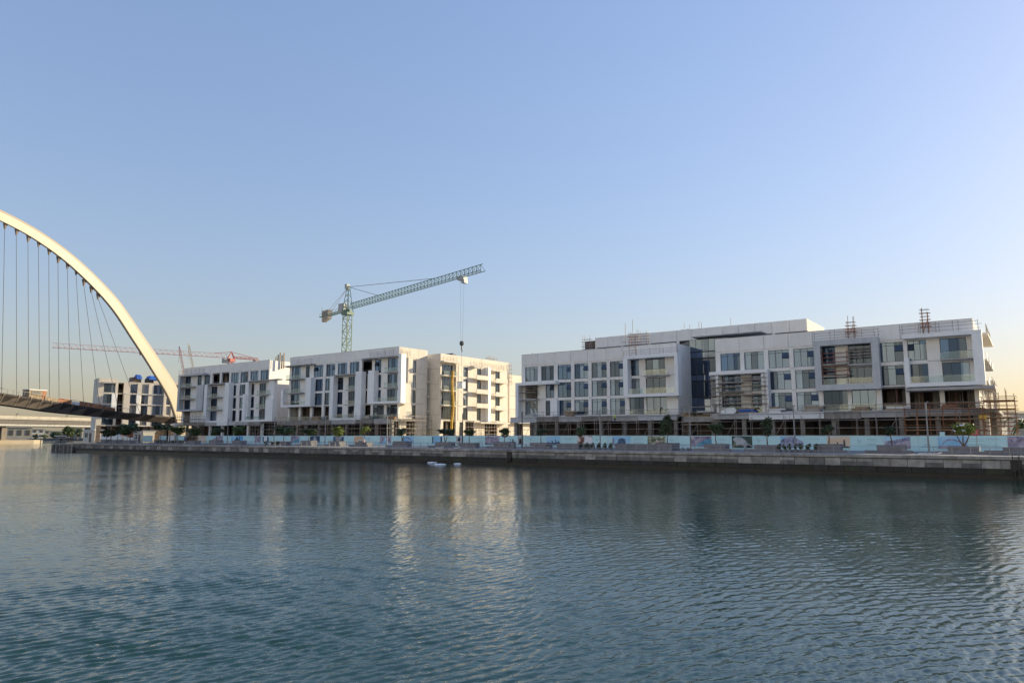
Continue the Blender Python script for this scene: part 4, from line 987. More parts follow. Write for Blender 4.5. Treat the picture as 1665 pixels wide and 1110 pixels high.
tube('pendant_bar', rc, 'crane_red', rbase + UP * (RZ + 3), rbase - rd * 11 + UP * (RZ + .7), .12); tube('pendant_bar', rc, 'crane_red', rbase + UP * (RZ + 3), rbase + rd * 8 + UP * (RZ + 2), .12)
c = rbase + rd * 2.8 - rn * .2; box('operator_cab', rc, 'crane_grey', c.x - 1.2, c.x + 1.2, c.y - 1, c.y + 1, RZ - 2.6, RZ - .4)
box('counterweight', rc, 'counterweight', rbase.x - rd.x * 12 - 1, rbase.x - rd.x * 12 + 1, rbase.y - rd.y * 12 - 1, rbase.y - rd.y * 12 + 1, RZ - 2, RZ - .3)
tc = rbase + rd * RL * .53; box('trolley', rc, 'crane_red', tc.x - .9, tc.x + .9, tc.y - .8, tc.y + .8, RZ - 1.0, RZ - .1)
# two luffing booms poking up behind the leftmost block
for nm, (x0, y0), (x1, y1), m_, lab in (('luffing_crane', (300, 615), (292, 567), 'crane_red', 'thin reddish crane boom tip above the left end of the leftmost block'), ('luffing_crane', (316, 612), (307, 562), 'crane_yellow', 'thin yellow crane boom tip above the leftmost block, right of the reddish one')):
    a_, b_, w_ = ray(x1, y1); k = 330 / math.hypot(a_, b_); p1 = Vector((k * a_, k * b_, CZ + k * w_))
    a_, b_, w_ = ray(x0, y0); k = 330 / math.hypot(a_, b_); p0 = Vector((k * a_, k * b_, CZ + k * w_))
    dv = (p1 - p0).normalized(); pb = p0 - dv * ((p0.z - 8) / dv.z)
    lc = thing(nm, lab, 'crane', (pb.x, pb.y, GZ), 'booms behind the leftmost block')
    mb = MB(); lattice(mb, pb, p1, Vector((.59, .81, 0)), dv.cross(Vector((.59, .81, 0))), .8, .8, 2, .075); mb.build('boom', m_, lc)
    mb = MB(); mb.bar(p1, p1 + Vector((-.5, 0, 1.0)), .2); mb.bar(p1, p1 - UP * 6, .05); mb.build('boom_head', m_, lc)
    box('carrier', lc, m_, pb.x - 2, pb.x + 2, pb.y - 2, pb.y + 2, GZ, 8)

# ================================================================== SCAFFOLDING
scaffold('scaffold along the ground floor of the longest block, left half', fr, A(846, 690, 4), A(1110, 690, 4), 3.4, 4.3, GZ, 7.6, 3.1, 2.45, planks=False)
scaffold('scaffold along the ground floor of the longest block, right half', fr, A(1170, 690, 4), A(1598, 690, 4), 3.4, 4.3, GZ, 8.0, 2.9, 2.45, planks=False)
scaffold('scaffold with debris netting in the dark gap below the glazed stairwell', fr, A(1112, 690, 3), A(1160, 690, 3), 2.0, 3.6, GZ, 9.4, 2.4, 2.2)
scaffold('rusty scaffold tower at the right end of the longest block', fr, R3 + .4, R3 + 4.4, -2.0, 3.6, GZ, 10.4, 1.05, 1.25, m='rust', over=1.6)
scaffold('dense brown scaffold before the ground floor under the large right-hand frame', fr, A(1472, 690, 4.4), A(1600, 690, 4.4), 4.0, 4.7, GZ, 9.2, 1.8, 1.6, m='rust', over=.4)
scaffold('short thin scaffold on the sunlit right side wall of the longest block', fside, 137, 150, .6, 1.6, 9.0, 13.6, 2.6, 1.5, over=.6, planks=False)
scaffold('scaffold inside the far left frame of the longest block', fr, A(845, 640, 1), A(872, 640, 1), .5, 1.4, FR[1] + .2, 16.0, 2.2, 1.25, brace=False, over=.1)
scaffold('scaffold on the balconies beside the glazed stairwell', fr, A(1158, 630, 2), A(1244, 630, 2), 1.75, 2.5, FR[0], 16.0, 2.6, 1.55, over=.1)
scaffold('reddish scaffold inside the closed grey frame', fr, A(1337, 590, 1), A(1378, 590, 1), .6, 1.5, FR[1] + .7, 19.2, 1.9, 1.5, m='pipe_red', brace=False, over=.1)
scaffold('scaffold across the right windows of the closed grey frame', fr, A(1380, 570, 1), A(1417, 570, 1), .6, 1.5, FR[2] + .2, 19.2, 1.9, 1.0, m='pipe', brace=False, over=.1, planks=False)
scaffold('dark scaffold under the left corner of the leftmost block', fl, aL(95, 690, 3), aL(350, 690, 3), 2.7, 4.5, GZ, 11.6, 2.4, 1.9, over=.6)
scaffold('scaffold along the ground floor of the middle block', fb, aB(20, 690, 3), aB(1225, 690, 3), 3.3, 4.2, GZ, 8.6, 3.2, 2.1, planks=True)
scaffold('scaffold along the foot of the leftmost block, right half', fl, aL(820, 690, 3), aL(1040, 690, 3), 2.9, 3.8, GZ, 7.4, 2.8, 2.1, planks=False)
scaffold('sunlit scaffold at the foot of the cream wing', fc, ac(620, 690), ac(1050, 690), 2.4, 3.4, GZ, 8.0, 2.4, 1.9, planks=True)
scaffold('sunlit scaffold at the foot of the middle block side wall', fbs, 130.8, 140.4, 1.0, 2.0, GZ, 9.4, 2.2, 2.1, planks=True)
# little scaffold towers on the roofs
for x0, x1, d, z0, z1, mt, lab in ((951, 962, -9.5, RR, 26.6, 'pipe', 'grey scaffold frame at the left end of the roof storey'), (1026, 1036, -.9, RR, 25.4, 'rust', 'rusty scaffold tower on the roof above the left half of the longest block'),
                               (1042, 1054, -1.2, RR, 25.0, 'pipe', 'grey scaffold frame beside the rusty roof tower'), (1380, 1390, .5, RR + .6, 23.9, 'rust', 'red ladder scaffold on the parapet above the closed grey frame'),
                               (1502, 1511, .5, RR + .5, 24.4, 'rust', 'tall red ladder scaffold on the parapet near the right end')):
    scaffold(lab, fr, A(x0, 545, d), A(x1, 545, d), d, d + .9, z0, z1, 1.4, 1.1, m=mt, over=1.2, planks=False)
scaffold('small scaffold frame on the roof of the cream wing', fc, ac(920, 580), ac(995, 580), -1.5, -.6, 24.5, 27.9, 2.5, 1.0, over=.6, planks=False, brace=False)
scaffold('small scaffold frame on the far corner of the cream wing', fc, ac(1096, 600), ac(1110, 600), -.5, .4, 20, 26.5, 1.2, 1.2, over=.6, planks=False, brace=False)
# guard rails in front of the parapets
fr.guardrail('guard rail on the roof box left of the glazed stairwell', A(1013, 580, D), A(1100, 580, D), D - .3, RR + .25)
fr.guardrail('guard rail above the closed grey frame', A(1324, 550, D), A(1428, 550, D), D - .3, RR + .55, 1.4)
fr.guardrail('long guard rail at the right end of the longest block roof', A(1466, 530, D), A(1590, 530, D), D - .3, RR + .45, 1.6)
fside.guardrail('guard rail over the sunlit end of the longest block', 131, 146, 1.6, RR + .25, 1.4)
fb.guardrail('guard rail at the left end of the middle block roof', aB(195, 585), aB(380, 585), 1.3, FT[3] + 4.0, 1.5)
fb.guardrail('guard rail at the right end of the middle block roof', aB(935, 575), aB(1230, 575), 1.3, FT[3] + 4.1, 1.5)
fbs.guardrail('short guard rail on the sunlit end of the middle block', 130.6, 133.6, .4, RT + .3, 1.4, 'plank')
fl.guardrail('guard rail at the left end of the leftmost block roof', aL(115, 600), aL(350, 600), 1.3, FT[3] + 4.2, 1.6)
fc.guardrail('timber guard rail along the top of the cream wing, left part', ac(460, 580), ac(590, 580), .5, 25.0, 1.2, 'plank')
fc.guardrail('timber guard rail along the top of the cream wing, right part', ac(750, 590), ac(1060, 590), .5, 24.6, 1.2, 'plank')
for k, (x, z0, z1, f_, d) in enumerate(((1113, 26.9, 28.6, fp, -2), (1122, 26.9, 28.2, fp, -2), (1137, 26.9, 28.8, fp, -3), (1141, 26.9, 28.6, fp, -3), (1189, 26.9, 28.9, fp, -3), (866, 22.9, 23.7, fr, -2), (1017, 24, 28.3, fr, -3), (1029, 25, 28.9, fr, -3))):
    rbar = thing('roof_pole', 'thin upright pole on the roof of the longest block, %s from the left' % ('fourth', 'fifth', 'sixth', 'seventh', 'eighth', 'first', 'second', 'third')[k], 'pole', f_.pt(f_.a(x, 540, d), d, z0), 'poles sticking up from the roofs')
    a_ = f_.a(x, 540, d)
    tube('pole', rbar, 'pipe', f_.pt(a_, d, z0 - 2.4), f_.pt(a_, d, z1), .05); tube('arm', rbar, 'pipe', f_.pt(a_ - .8, d, z0 + .4), f_.pt(a_, d, z0 + .3), .04)
for k in range(5):
    a_ = fl.a(449 + k * 3.2, 585, -4); o = tube('gas_vent', None, 'far_dark' if k % 2 else 'plank', fl.pt(a_, -4, 25.3), fl.pt(a_, -4, 30.2 + (k * 37 % 5) * .3 - 1), .22)
    tag(o, 'upright pipe on the leftmost block roof, %s of five from the left' % ('first', 'second', 'third', 'fourth', 'fifth')[k], 'pipe', 'roof pipes of the leftmost block')
# rubbish chute, net canopy, yellow sheet
ch = thing('rubbish_chute', 'yellow segmented rubbish chute hanging down the cream wing', 'chute', fc.pt(ac(556, 640, 1.6), 1.6, 6.5))
n = 17
for i in range(n):
    z1 = 22.2 - i * .92; a_ = ac(556 - 6 * math.sin(i * .5), 640, 1.6)
    MB().bar(fc.pt(a_, 1.75, z1 - 1.0), fc.pt(a_, 1.75, z1), .30, 8, r1=.42).build('chute_segment', 'yellow', ch, (0, 0, 0))
tn = MB(); c0 = fc.pt(ac(520, 570, -6), -6, 26.5); c1 = fc.pt(ac(720, 575, -6), -6, 26.5); ap = c0.lerp(c1, .22) + UP * 2.0; wv = Vector((-6, 0, 0))
tn.add([c0, c1, c1 + wv, c0 + wv, ap, ap + wv, c0.lerp(c1, .6) + UP * .9, c0.lerp(c1, .6) + UP * .9 + wv], [(0, 4, 5, 3), (4, 6, 7, 5), (6, 1, 2, 7), (0, 1, 6, 4), (3, 5, 7, 2)])
tag(tn.build('roof_canopy', 'tarp_navy', None), 'dark blue peaked canopy on the roof of the cream wing', 'canopy')
a_ = fside.a(1608, 682, 2.5)
tag(box('yellow_sheet', None, 'yellow', A(1592, 682, 4.4), A(1605, 682, 4.4), FY - 4.5, FY - 4.4, 7.2, 7.9), 'yellow sheet tied to the scaffold at the right end of the longest block', 'sheet')

# guard rails and stacked materials on the podium edges
fr.guardrail('guard rail along the podium edge below the awning windows', A(850, 685, 3), A(1108, 685, 3), 2.85, FR[0] - .1, 1.15, 'pipe', 2, 2.6)
fr.guardrail('guard rail along the podium edge of the right half', A(1250, 680, 3), A(1596, 680, 3), 2.85, FR[0] - .1, 1.15, 'pipe', 2, 2.6)
fb.guardrail('guard rail along the podium edge of the middle block', aB(30, 685, 3), aB(1210, 685, 3), 2.6, FT[0] - .1, 1.15, 'pipe', 2, 2.6)
stk = [(fr, 1118, 'plank', 'timber'), (fr, 1132, 'pole_dark', 'dark pipe'), (fr, 1146, 'frame_grey', 'grey panel'), (fr, 1186, 'white_sheet', 'white sheet'), (fr, 1216, 'tarp_blue', 'blue wrapped'), (fr, 1262, 'white_sheet', 'white sheet'), (fr, 1322, 'slab_grey', 'grey block'), (fr, 1402, 'plank', 'timber'),
       (fr, 1458, 'white_sheet', 'white sheet'), (fr, 1546, 'orange_sheet', 'orange wrapped'), (fr, 862, 'frame_grey', 'grey panel'), (fr, 926, 'plank', 'timber'), (fb, 512, 'plank', 'timber'), (fb, 596, 'slab_grey', 'grey block'), (fb, 634, 'rust', 'rusty bar')]
for k, (f_, x, m_, w_) in enumerate(stk):
    a_ = f_.a(x, 682, 2.2); zz = (FR[0] if f_ is fr else FT[0]) - .1
    if 1110 < x < 1160: zz = FR[0] - .5
    o = thing('material_stack', '%s stack on the %s podium, %s stack from left' % (w_, 'longest block' if f_ is fr else 'middle block', ('sixth', 'seventh', 'eighth', 'ninth', 'tenth', 'eleventh', 'twelfth', 'thirteenth', 'fourteenth', 'fifteenth', 'fourth', 'fifth', 'first', 'second', 'third')[k]), 'materials', f_.pt(a_, 2.0, zz), 'stacked materials on the podiums')
    r_ = random.Random(k * 3 + 1); n_ = r_.randint(3, 5); z_ = zz
    for i in range(n_):
        h_ = r_.uniform(.14, .3); L_ = r_.uniform(.8, 1.6); j_ = r_.uniform(-.25, .25)
        box_between(f_, 'sheet_layer', m_ if i % 3 else random.choice((m_, 'plank')), o, a_ - L_ + j_, a_ + L_ + j_, 1.3 + r_.uniform(0, .2), 2.4 + r_.uniform(-.2, .1), z_ + .004, z_ + h_); z_ += h_

# ================================================================== HOARDING
def pmat(name, cols, scale, seed=0.0, stretch=(1, 1, 1)):
    m, nt, b = nodes(name); b.inputs['Roughness'].default_value = .55
    g = nt.nodes.new('ShaderNodeNewGeometry'); mp = nt.nodes.new('ShaderNodeMapping'); mp.inputs['Scale'].default_value = stretch; mp.inputs['Location'].default_value = (seed, seed, seed)
    nt.links.new(g.outputs['Position'], mp.inputs[0])
    n = nt.nodes.new('ShaderNodeTexNoise'); n.inputs['Scale'].default_value = scale; n.inputs['Detail'].default_value = 4; nt.links.new(mp.outputs[0], n.inputs['Vector'])
    r = nt.nodes.new('ShaderNodeValToRGB'); cr = r.color_ramp
    while len(cr.elements) < len(cols): cr.elements.new(.5)
    for i, (p, c) in enumerate(cols): cr.elements[i].position = p; cr.elements[i].color = (*c, 1)
    nt.links.new(n.outputs[0], r.inputs[0]); nt.links.new(r.outputs[0], b.inputs['Base Color'])
pmat('p_sky', [(.3, (.14, .44, .74)), (.7, (.45, .68, .82))], .25)
pmat('p_city', [(.35, (.10, .12, .22)), (.5, (.26, .28, .42)), (.65, (.45, .45, .55))], 1.6)
pmat('p_purple', [(.35, (.16, .13, .20)), (.5, (.34, .29, .38)), (.65, (.52, .46, .52))], 1.2)
pmat('p_sunset', [(.3, (.66, .36, .20)), (.5, (.72, .52, .36)), (.7, (.66, .62, .58))], .5, 3, (.4, .4, 2))
pmat('p_green', [(.35, (.02, .05, .045)), (.6, (.05, .09, .07)), (.8, (.16, .20, .12))], 1.2)
pmat('p_garden', [(.35, (.05, .08, .04)), (.5, (.22, .24, .14)), (.62, (.62, .58, .46))], 1.6)
pmat('p_pool', [(.35, (.05, .18, .34)), (.6, (.12, .36, .50)), (.75, (.45, .6, .66))], .9)
pmat('p_faces', [(.38, (.16, .07, .06)), (.5, (.62, .42, .34)), (.62, (.74, .66, .64))], 1.3)
pmat('p_body', [(.35, (.28, .30, .34)), (.6, (.46, .48, .50))], .9)
pmat('p_navy', [(.35, (.03, .06, .12)), (.6, (.07, .14, .24))], .9)
HY = 125.0
ho = thing('hoarding', 'long pale aqua site hoarding with printed pictures behind the promenade', 'fence', (-110, HY, GZ))
PW = 4.88; s = -214.0; k = 0
fh = Fac(ho, 'F', HY)
HA = lambda x, y=715, d=0: fh.a(x, y, d)
while s < 14:
    e = min(s + PW, 14)
    j = random.uniform(-.015, .015)
    box('panel', ho, 'aqua', s + .012, e - .012, HY + j, HY + .08 + j, GZ + .82, CZ + random.uniform(-.025, .015))
    box('skirt_panel', ho, 'aqua_low', s + .012, e - .012, HY + .02 + j, HY + .08 + j, GZ + .02, GZ + .80)
    box('prop', ho, 'steel_grey', s + .1, s + .2, HY + .1, HY + 1.0, GZ, GZ + .3)
    s = e
def poster(x0, x1, mt, shapes=(), z0=.45, z1=2.30, lab=None):
    p, q = HA(x0), HA(x1); w, h = q - p, z1 - z0
    o = MB().box(0, w, -.045, -.02, 0, h).build('poster', mt, ho, (p, HY, GZ + z0))
    for m_, poly in shapes:
        d = -.062
        v = [(u * w, d, t * h) for u, t in poly] + [(u * w, d + .016, t * h) for u, t in poly]; n_ = len(poly)
        mb = MB(); mb.add(v, [tuple(range(n_)), tuple(range(2 * n_ - 1, n_ - 1, -1))] + [(i, n_ + i, n_ + (i + 1) % n_, (i + 1) % n_) for i in range(n_)])
        g = bpy.data.objects.new('printed_shape', mb.mesh(m_)); link(g, o)
    return o
def band(f0, f1, th, n=14, h0=.0):        # an arch stripe, as on the bridge picture
    up = [(f0 + (f1 - f0) * i / n, h0 + .78 * math.sin(math.pi * (i / n) ** .75)) for i in range(n + 1)]
    return up, th
def arch_shape(f0, f1, h, th, n=14):
    o_ = [(f0 + (f1 - f0) * i / n, .28 + h * math.sin(math.pi * (i / n) ** .7)) for i in range(n + 1)]
    i_ = [(u, max(.27, t - th)) for u, t in o_][::-1]
    return o_ + i_
towers = [(.0, .0), (1, 0), (1, .3), (.92, .3), (.92, .45), (.85, .45), (.85, .35), (.72, .35), (.72, .62), (.66, .62), (.66, .3), (.5, .3), (.5, .5), (.42, .5), (.42, .25), (.25, .25), (.25, .38), (.15, .38), (.15, .2), (0, .2)]
body1 = [(.05, .75), (.2, .95), (.45, .92), (.68, .65), (.8, .35), (.98, .2), (1, 0), (.55, 0), (.6, .2), (.45, .28), (.3, .25), (.12, .55)]
arm1 = [(.08, .5), (.3, .3), (.55, .42), (.6, .55), (.5, .62), (.35, .45), (.14, .62)]
tri = [(.2, .0), (.5, .95), (.85, 0)]
diag = [(0, .1), (0, .3), (1, .95), (1, .75)]
poster(1638, 1690, 'p_purple', [('p_city', [(.05, .0), (.9, .0), (.9, .18), (.05, .22)]), ('p_pool', [(.62, .3), (.95, .35), (.95, .75), (.62, .72)])])
poster(1525, 1573, 'p_sky', [('p_purple', [(0, 0), (1, 0), (1, .27), (0, .24)]), ('p_city', arch_shape(.12, .98, .52, .12))])
poster(1438, 1480, 'p_purple', [('p_sky', [(0, .55), (.55, .75), (1, .98), (0, .98)]), ('p_city', diag)])
poster(1345, 1382, 'p_sunset', [('far_dark', [(.42, 0), (1, 0), (1, .12), (.8, .16), (.78, .7), (.72, .7), (.70, .2), (.5, .22), (.46, .5), (.42, .5)])])
poster(1269, 1306, 'p_city', [('p_sky', [(0, .6), (.3, .98), (0, .98)]), ('aqua', [(.6, .98), (1, .98), (1, .5)])])
poster(1190, 1223, 'p_green', [('p_body', body1), ('p_garden', [(.02, .1), (.2, .05), (.3, .35), (.1, .4)]), ('p_body', [(.66, 0), (.72, .22), (.86, .25), (1.0, .02)])], .3)
poster(1124, 1157, 'p_purple', [('p_pool', [(.1, 0), (1, .1), (1, .75), (.75, .7), (.3, .25)])])
poster(1053, 1082, 'p_garden', [('p_faces', [(.45, .05), (.75, .05), (.72, .45), (.6, .55), (.48, .4)])])
poster(996, 1025, 'p_sky', [('p_navy', [(.1, 0), (1, 0), (.9, .15), (.75, .2), (.7, .75), (.5, .8), (.35, .7), (.3, .3), (.12, .2)]), ('p_city', [(0, 0), (.1, 0), (.1, .8), (0, .8)])])
poster(939, 963, 'p_faces', [('white_sheet', [(.45, .2), (.98, .1), (.98, .9), (.5, .95)])])
poster(887, 911, 'p_sky', [('p_navy', towers)])
poster(842, 851, 'p_body', [('cloth_dark', [(.2, .1), (.7, .1), (.6, .75), (.3, .7)])])
poster(789, 812, 'p_purple', [('p_navy', [(0, 0), (1, .1), (1, .25), (.5, .1), (0, .2)])])
poster(742, 752, 'p_body', [('cloth_dark', [(.2, .5), (.5, .95), (.7, .6), (.5, .3)]), ('orange_sheet', [(.1, .0), (.6, .0), (.4, .15)])])
poster(703, 719, 'p_sky', [('cloth_dark', [(.0, .1), (.1, .1), (.1, .9), (0, .9)]), ('cloth_dark', [(.85, .1), (.98, .1), (.98, .9), (.85, .9)])])
poster(654, 673, 'p_sky', [('p_city', arch_shape(.05, .98, .6, .16))])
poster(618, 636, 'p_purple', [('p_sky', tri)])
poster(576, 590, 'p_sunset', [('far_dark', [(.3, 0), (1, 0), (1, .3), (.6, .35)])])
poster(542, 559, 'p_body', [('p_navy', [(.6, 0), (1, 0), (1, .8), (.85, .9)]), ('p_navy', [(0, .0), (.3, .0), (.2, .9), (0, .9)])])
poster(504, 520, 'p_navy', [('p_body', tri)])
poster(473, 487, 'p_purple', [('p_pool', [(.1, 0), (1, .1), (1, .6), (.4, .4)])])
poster(414, 424, 'p_purple', [])
poster(427, 437, 'white_sheet', [('p_navy', [(0, .1), (.2, .1), (.2, .9), (0, .9)]), ('p_navy', [(.75, .1), (1, .1), (1, .9), (.75, .9)])])
poster(376, 395, 'p_sky', [('p_navy', tri)])
poster(345, 362, 'p_purple', [('aqua', [(0, .98), (0, .4), (.6, .98)])])
poster(322, 335, 'p_sunset', [])
poster(290, 303, 'p_city', [])
# printed text lines (illegible at this size) and the small emblem stroke
for x0, x1, zz in ((1560, 1610, 0), (1600, 1625, 0), (1502, 1508, 0), (1408, 1428, 0), (1316, 1333, 0), (1166, 1182, 0), (1029, 1047, 0), (916, 934, 0), (880, 884, 0), (776, 786, 0), (727, 735, 0)):
    p, q = HA(x0), HA(x1)
    for i, z in enumerate((1.85, 1.6, 1.1, .95)):
        if random.random() < .85: box('lettering', ho, 'aqua_text', p + random.uniform(0, .2) * (q - p), q - random.uniform(0, .25) * (q - p), HY - .03, HY - .018, GZ + z, GZ + z + .05)
for x in (1092, 1234, 1397, 971, 863, 668, 600, 830):
    p = HA(x); mb = MB()
    for (u0, v0), (u1, v1) in (((-.25, .55), (-.05, .7)), ((-.25, .55), (-.12, .3)), ((-.12, .3), (.05, .18)), ((.02, .05), (.12, .35)), ((.12, .35), (.25, .5))): mb.bar((u0 + p, HY - .04, GZ + 1.2 + v0), (u1 + p, HY - .04, GZ + 1.2 + v1), .035)
    mb.build('emblem', 'aqua_text', ho)
# white and aqua screens at the far left end of the site
for k, (x0, x1, m_, zt, tt) in enumerate(((163, 179, 'white_sheet', 4.75, 118), (181, 198, 'white_sheet', 4.75, 118.4), (199, 206, 'white_sheet', 4.7, 119), (207, 217, 'white_sheet', 4.3, 119.2), (232, 247, 'aqua', 4.9, 121), (259, 270, 'aqua', 4.9, 122), (273, 283, 'white_sheet', 4.9, 122.5), (287, 299, 'aqua', 4.9, 123))):
    p, q = atT(x0, 715, tt)[0], atT(x1, 715, tt)[0]
    o = thing('site_screen', '%s screen panel near the left end of the quay, %s from the left' % ('white' if m_ == 'white_sheet' else 'pale aqua', ('first', 'second', 'third', 'fourth', 'fifth', 'sixth', 'seventh', 'eighth')[k]), 'screen', ((p + q) / 2, tt, GZ), 'screens at the left end of the quay')
    box('sheet', o, m_, p, q, tt, tt + .06, GZ + .5, zt); tube('post', o, 'steel_grey', (p, tt + .1, GZ), (p, tt + .1, zt + .1), .05); tube('post', o, 'steel_grey', (q, tt + .1, GZ), (q, tt + .1, zt + .1), .05); box('foot_rail', o, 'steel_grey', p, q, tt, tt + .08, GZ + .3, GZ + .49)

# ================================================================== PROMENADE FURNITURE
ORD = ['rightmost', 'second', 'third', 'fourth', 'fifth', 'sixth', 'seventh', 'eighth', 'ninth', 'tenth', 'eleventh', 'twelfth', 'thirteenth', 'fourteenth', 'fifteenth', 'sixteenth', 'seventeenth', 'eighteenth', 'nineteenth', 'twentieth', 'twenty-first', 'twenty-second', 'twenty-third', 'twenty-fourth']
def nth(i): return 'rightmost' if i == 0 else ORD[i] + ' from the right end'
# railing with curved posts
ra = thing('railing', 'slim metal railing with curved posts along the edge of the quay', 'railing', (-110, LIP + 1.1, GZ))
mb = MB(); pl = [(0, 0), (.10, .35), (.10, .70), (-.02, 1.0)]
for (d0, z0), (d1, z1) in zip(pl[:-1], pl[1:]): mb.bar((0, -d0, z0), (0, -d1, z1), .05, 4)
pm = mb.mesh('lamp_metal')
s = -232.0
while s < 6:
    if not (-19 < s < -11):
        o = bpy.data.objects.new('post', pm); o.location = Vector((s, LIP + 1.1, GZ)) - WP[ra]; link(o, ra)
    s += 1.9
for a, b in ((-232, -19.5), (-11, 5)):
    n = max(1, int((b - a) / 22))
    for i in range(n):
        p, q = a + (b - a) * i / n, a + (b - a) * (i + 1) / n
        for z, r in ((1.02, .03), (.5, .014)): tube('rail', ra, 'lamp_metal', (p, LIP + 1.05, GZ + z), (q, LIP + 1.05, GZ + z), r)
# lamp posts
lamps = [(1510, 657), (1293, 658), (1123, 663), (976, 666), (849, 672), (752, 674), (629, 677), (528, 681), (445, 684), (369, 685), (275, 682)]
for k, (x, yt) in enumerate(lamps):
    LT = 115.0; p, zt = atT(x, yt + 2, LT); p2, _ = atT(x, 725, LT); p = p2
    zt = GZ + 6.9
    o = thing('lamp_post', 'tall slim lamp post on the promenade, ' + nth(k), 'lamp post', (p, LT, GZ), 'lamp posts along the promenade')
    m_ = 'lamp_metal' if x not in (849, 752, 275) else 'pole_dark'
    MB().bar((p, LT, GZ), (p, LT, GZ + 2.9), .13, 8, r1=.11).bar((p, LT, GZ + 2.9), (p, LT, zt), .11, 8, r1=.075).build('pole', m_, o)
    MB().bar((p, LT, zt - .9), (p, LT, zt + .05), .14, 8, r1=.11).bar((p, LT, zt + .05), (p + .35, LT - .25, zt + .22), .07, 6).build('lamp_head', m_, o)
    MB().bar((p, LT, GZ), (p, LT, GZ + .25), .22, 8).build('base', m_, o)
# trees in planters
def leaf_crown(n, rx, rz, size, seed, lumps=7, cone=False):
    r_ = random.Random(seed); mb = MB(); cen = []
    for i in range(lumps):
        a = r_.uniform(0, 6.28); d = r_.uniform(.15, .75); z = r_.uniform(-.6, .75)
        if cone: d *= (1 - (z + .6) / 1.6)
        cen.append((Vector((rx * d * math.cos(a), rx * d * math.sin(a), rz * z)), r_.uniform(.30, .52)))
    for i in range(n):
        c, cr = r_.choice(cen)
        v = Vector((r_.gauss(0, 1), r_.gauss(0, 1), r_.gauss(0, .8))).normalized() * (r_.random() ** .4)
        p = c + Vector((v.x * rx * cr, v.y * rx * cr, v.z * rz * cr * 1.1))
        nrm = (v + Vector((r_.gauss(0, .5), r_.gauss(0, .5), .5 + r_.gauss(0, .5)))).normalized()
        q = nrm.to_track_quat('Z', 'Y'); a = r_.uniform(0, 6.28); sz = size * r_.uniform(.6, 1.3)
        e1 = q @ Vector((math.cos(a), math.sin(a), 0)) * sz; e2 = q @ Vector((-math.sin(a), math.cos(a), 0)) * sz * .5
        mb.add([p - e1, p + e2 * .9 + nrm * sz * .12, p + e1, p - e2 * .9 + nrm * sz * .12], [(0, 1, 2, 3)])
    return mb
CROWNS = {}
def crown_mesh(kind, m):
    if (kind, m) not in CROWNS:
        CROWNS[(kind, m)] = leaf_crown(900, 1.0, 1.0, .16, hash(kind) % 97 if not isinstance(kind, int) else kind, cone=kind == 9, lumps=16 if kind == 9 else 8).mesh(m)
    return CROWNS[(kind, m)]
trees = [  # x px, crown bottom, crown top, crown half width px, foliage, stems, what sets it apart
    (1567, 713, 690, 19, 'leaf_bright', 3, 'bright leafy frangipani tree on forked stems in a planter'), (1450, 709, 694, 12, 'leaf_dark', 1, ''), (1347, 707, 690, 12, 'leaf_dark', 1, ''), (1248, 708, 682, 14, 'leaf_dark', 1, 'larger'),
    (1165, 709, 689, 13, 'leaf_dark', 1, ''), (1085, 710, 676, 14, 'leaf_dark', 1, 'tall dark conical tree in front of the box at the end of the left half'), (946, 710, 695, 9, 'leaf_dark', 1, ''), (880, 709, 696, 10, 'leaf_dark', 1, ''),
    (820, 710, 697, 10, 'leaf_dark', 1, ''), (763, 710, 699, 8, 'leaf_mid', 1, ''), (724, 709, 698, 11, 'leaf_dark', 2, 'dark round tree on a forked trunk before the cream wing'), (654, 709, 697, 8, 'leaf_dark', 2, ''),
    (592, 708, 693, 8, 'leaf_bright', 1, ''), (548, 709, 695, 10, 'leaf_bright', 1, ''), (502, 709, 697, 9, 'leaf_dark', 1, ''), (461, 710, 695, 11, 'leaf_dark', 1, ''),
    (389, 709, 694, 8, 'leaf_mid', 1, ''), (351, 709, 695, 8, 'leaf_dark', 1, ''), (315, 708, 697, 9, 'leaf_mid', 1, ''), (288, 708, 694, 8, 'leaf_mid', 1, ''), (260, 703, 690, 8, 'leaf_dark', 1, ''),
    (211, 708, 690, 10, 'leaf_dark', 1, ''), (190, 709, 697, 8, 'leaf_dark', 1, ''), (172, 710, 699, 6, 'leaf_dark', 1, '')]
TT = 110.0
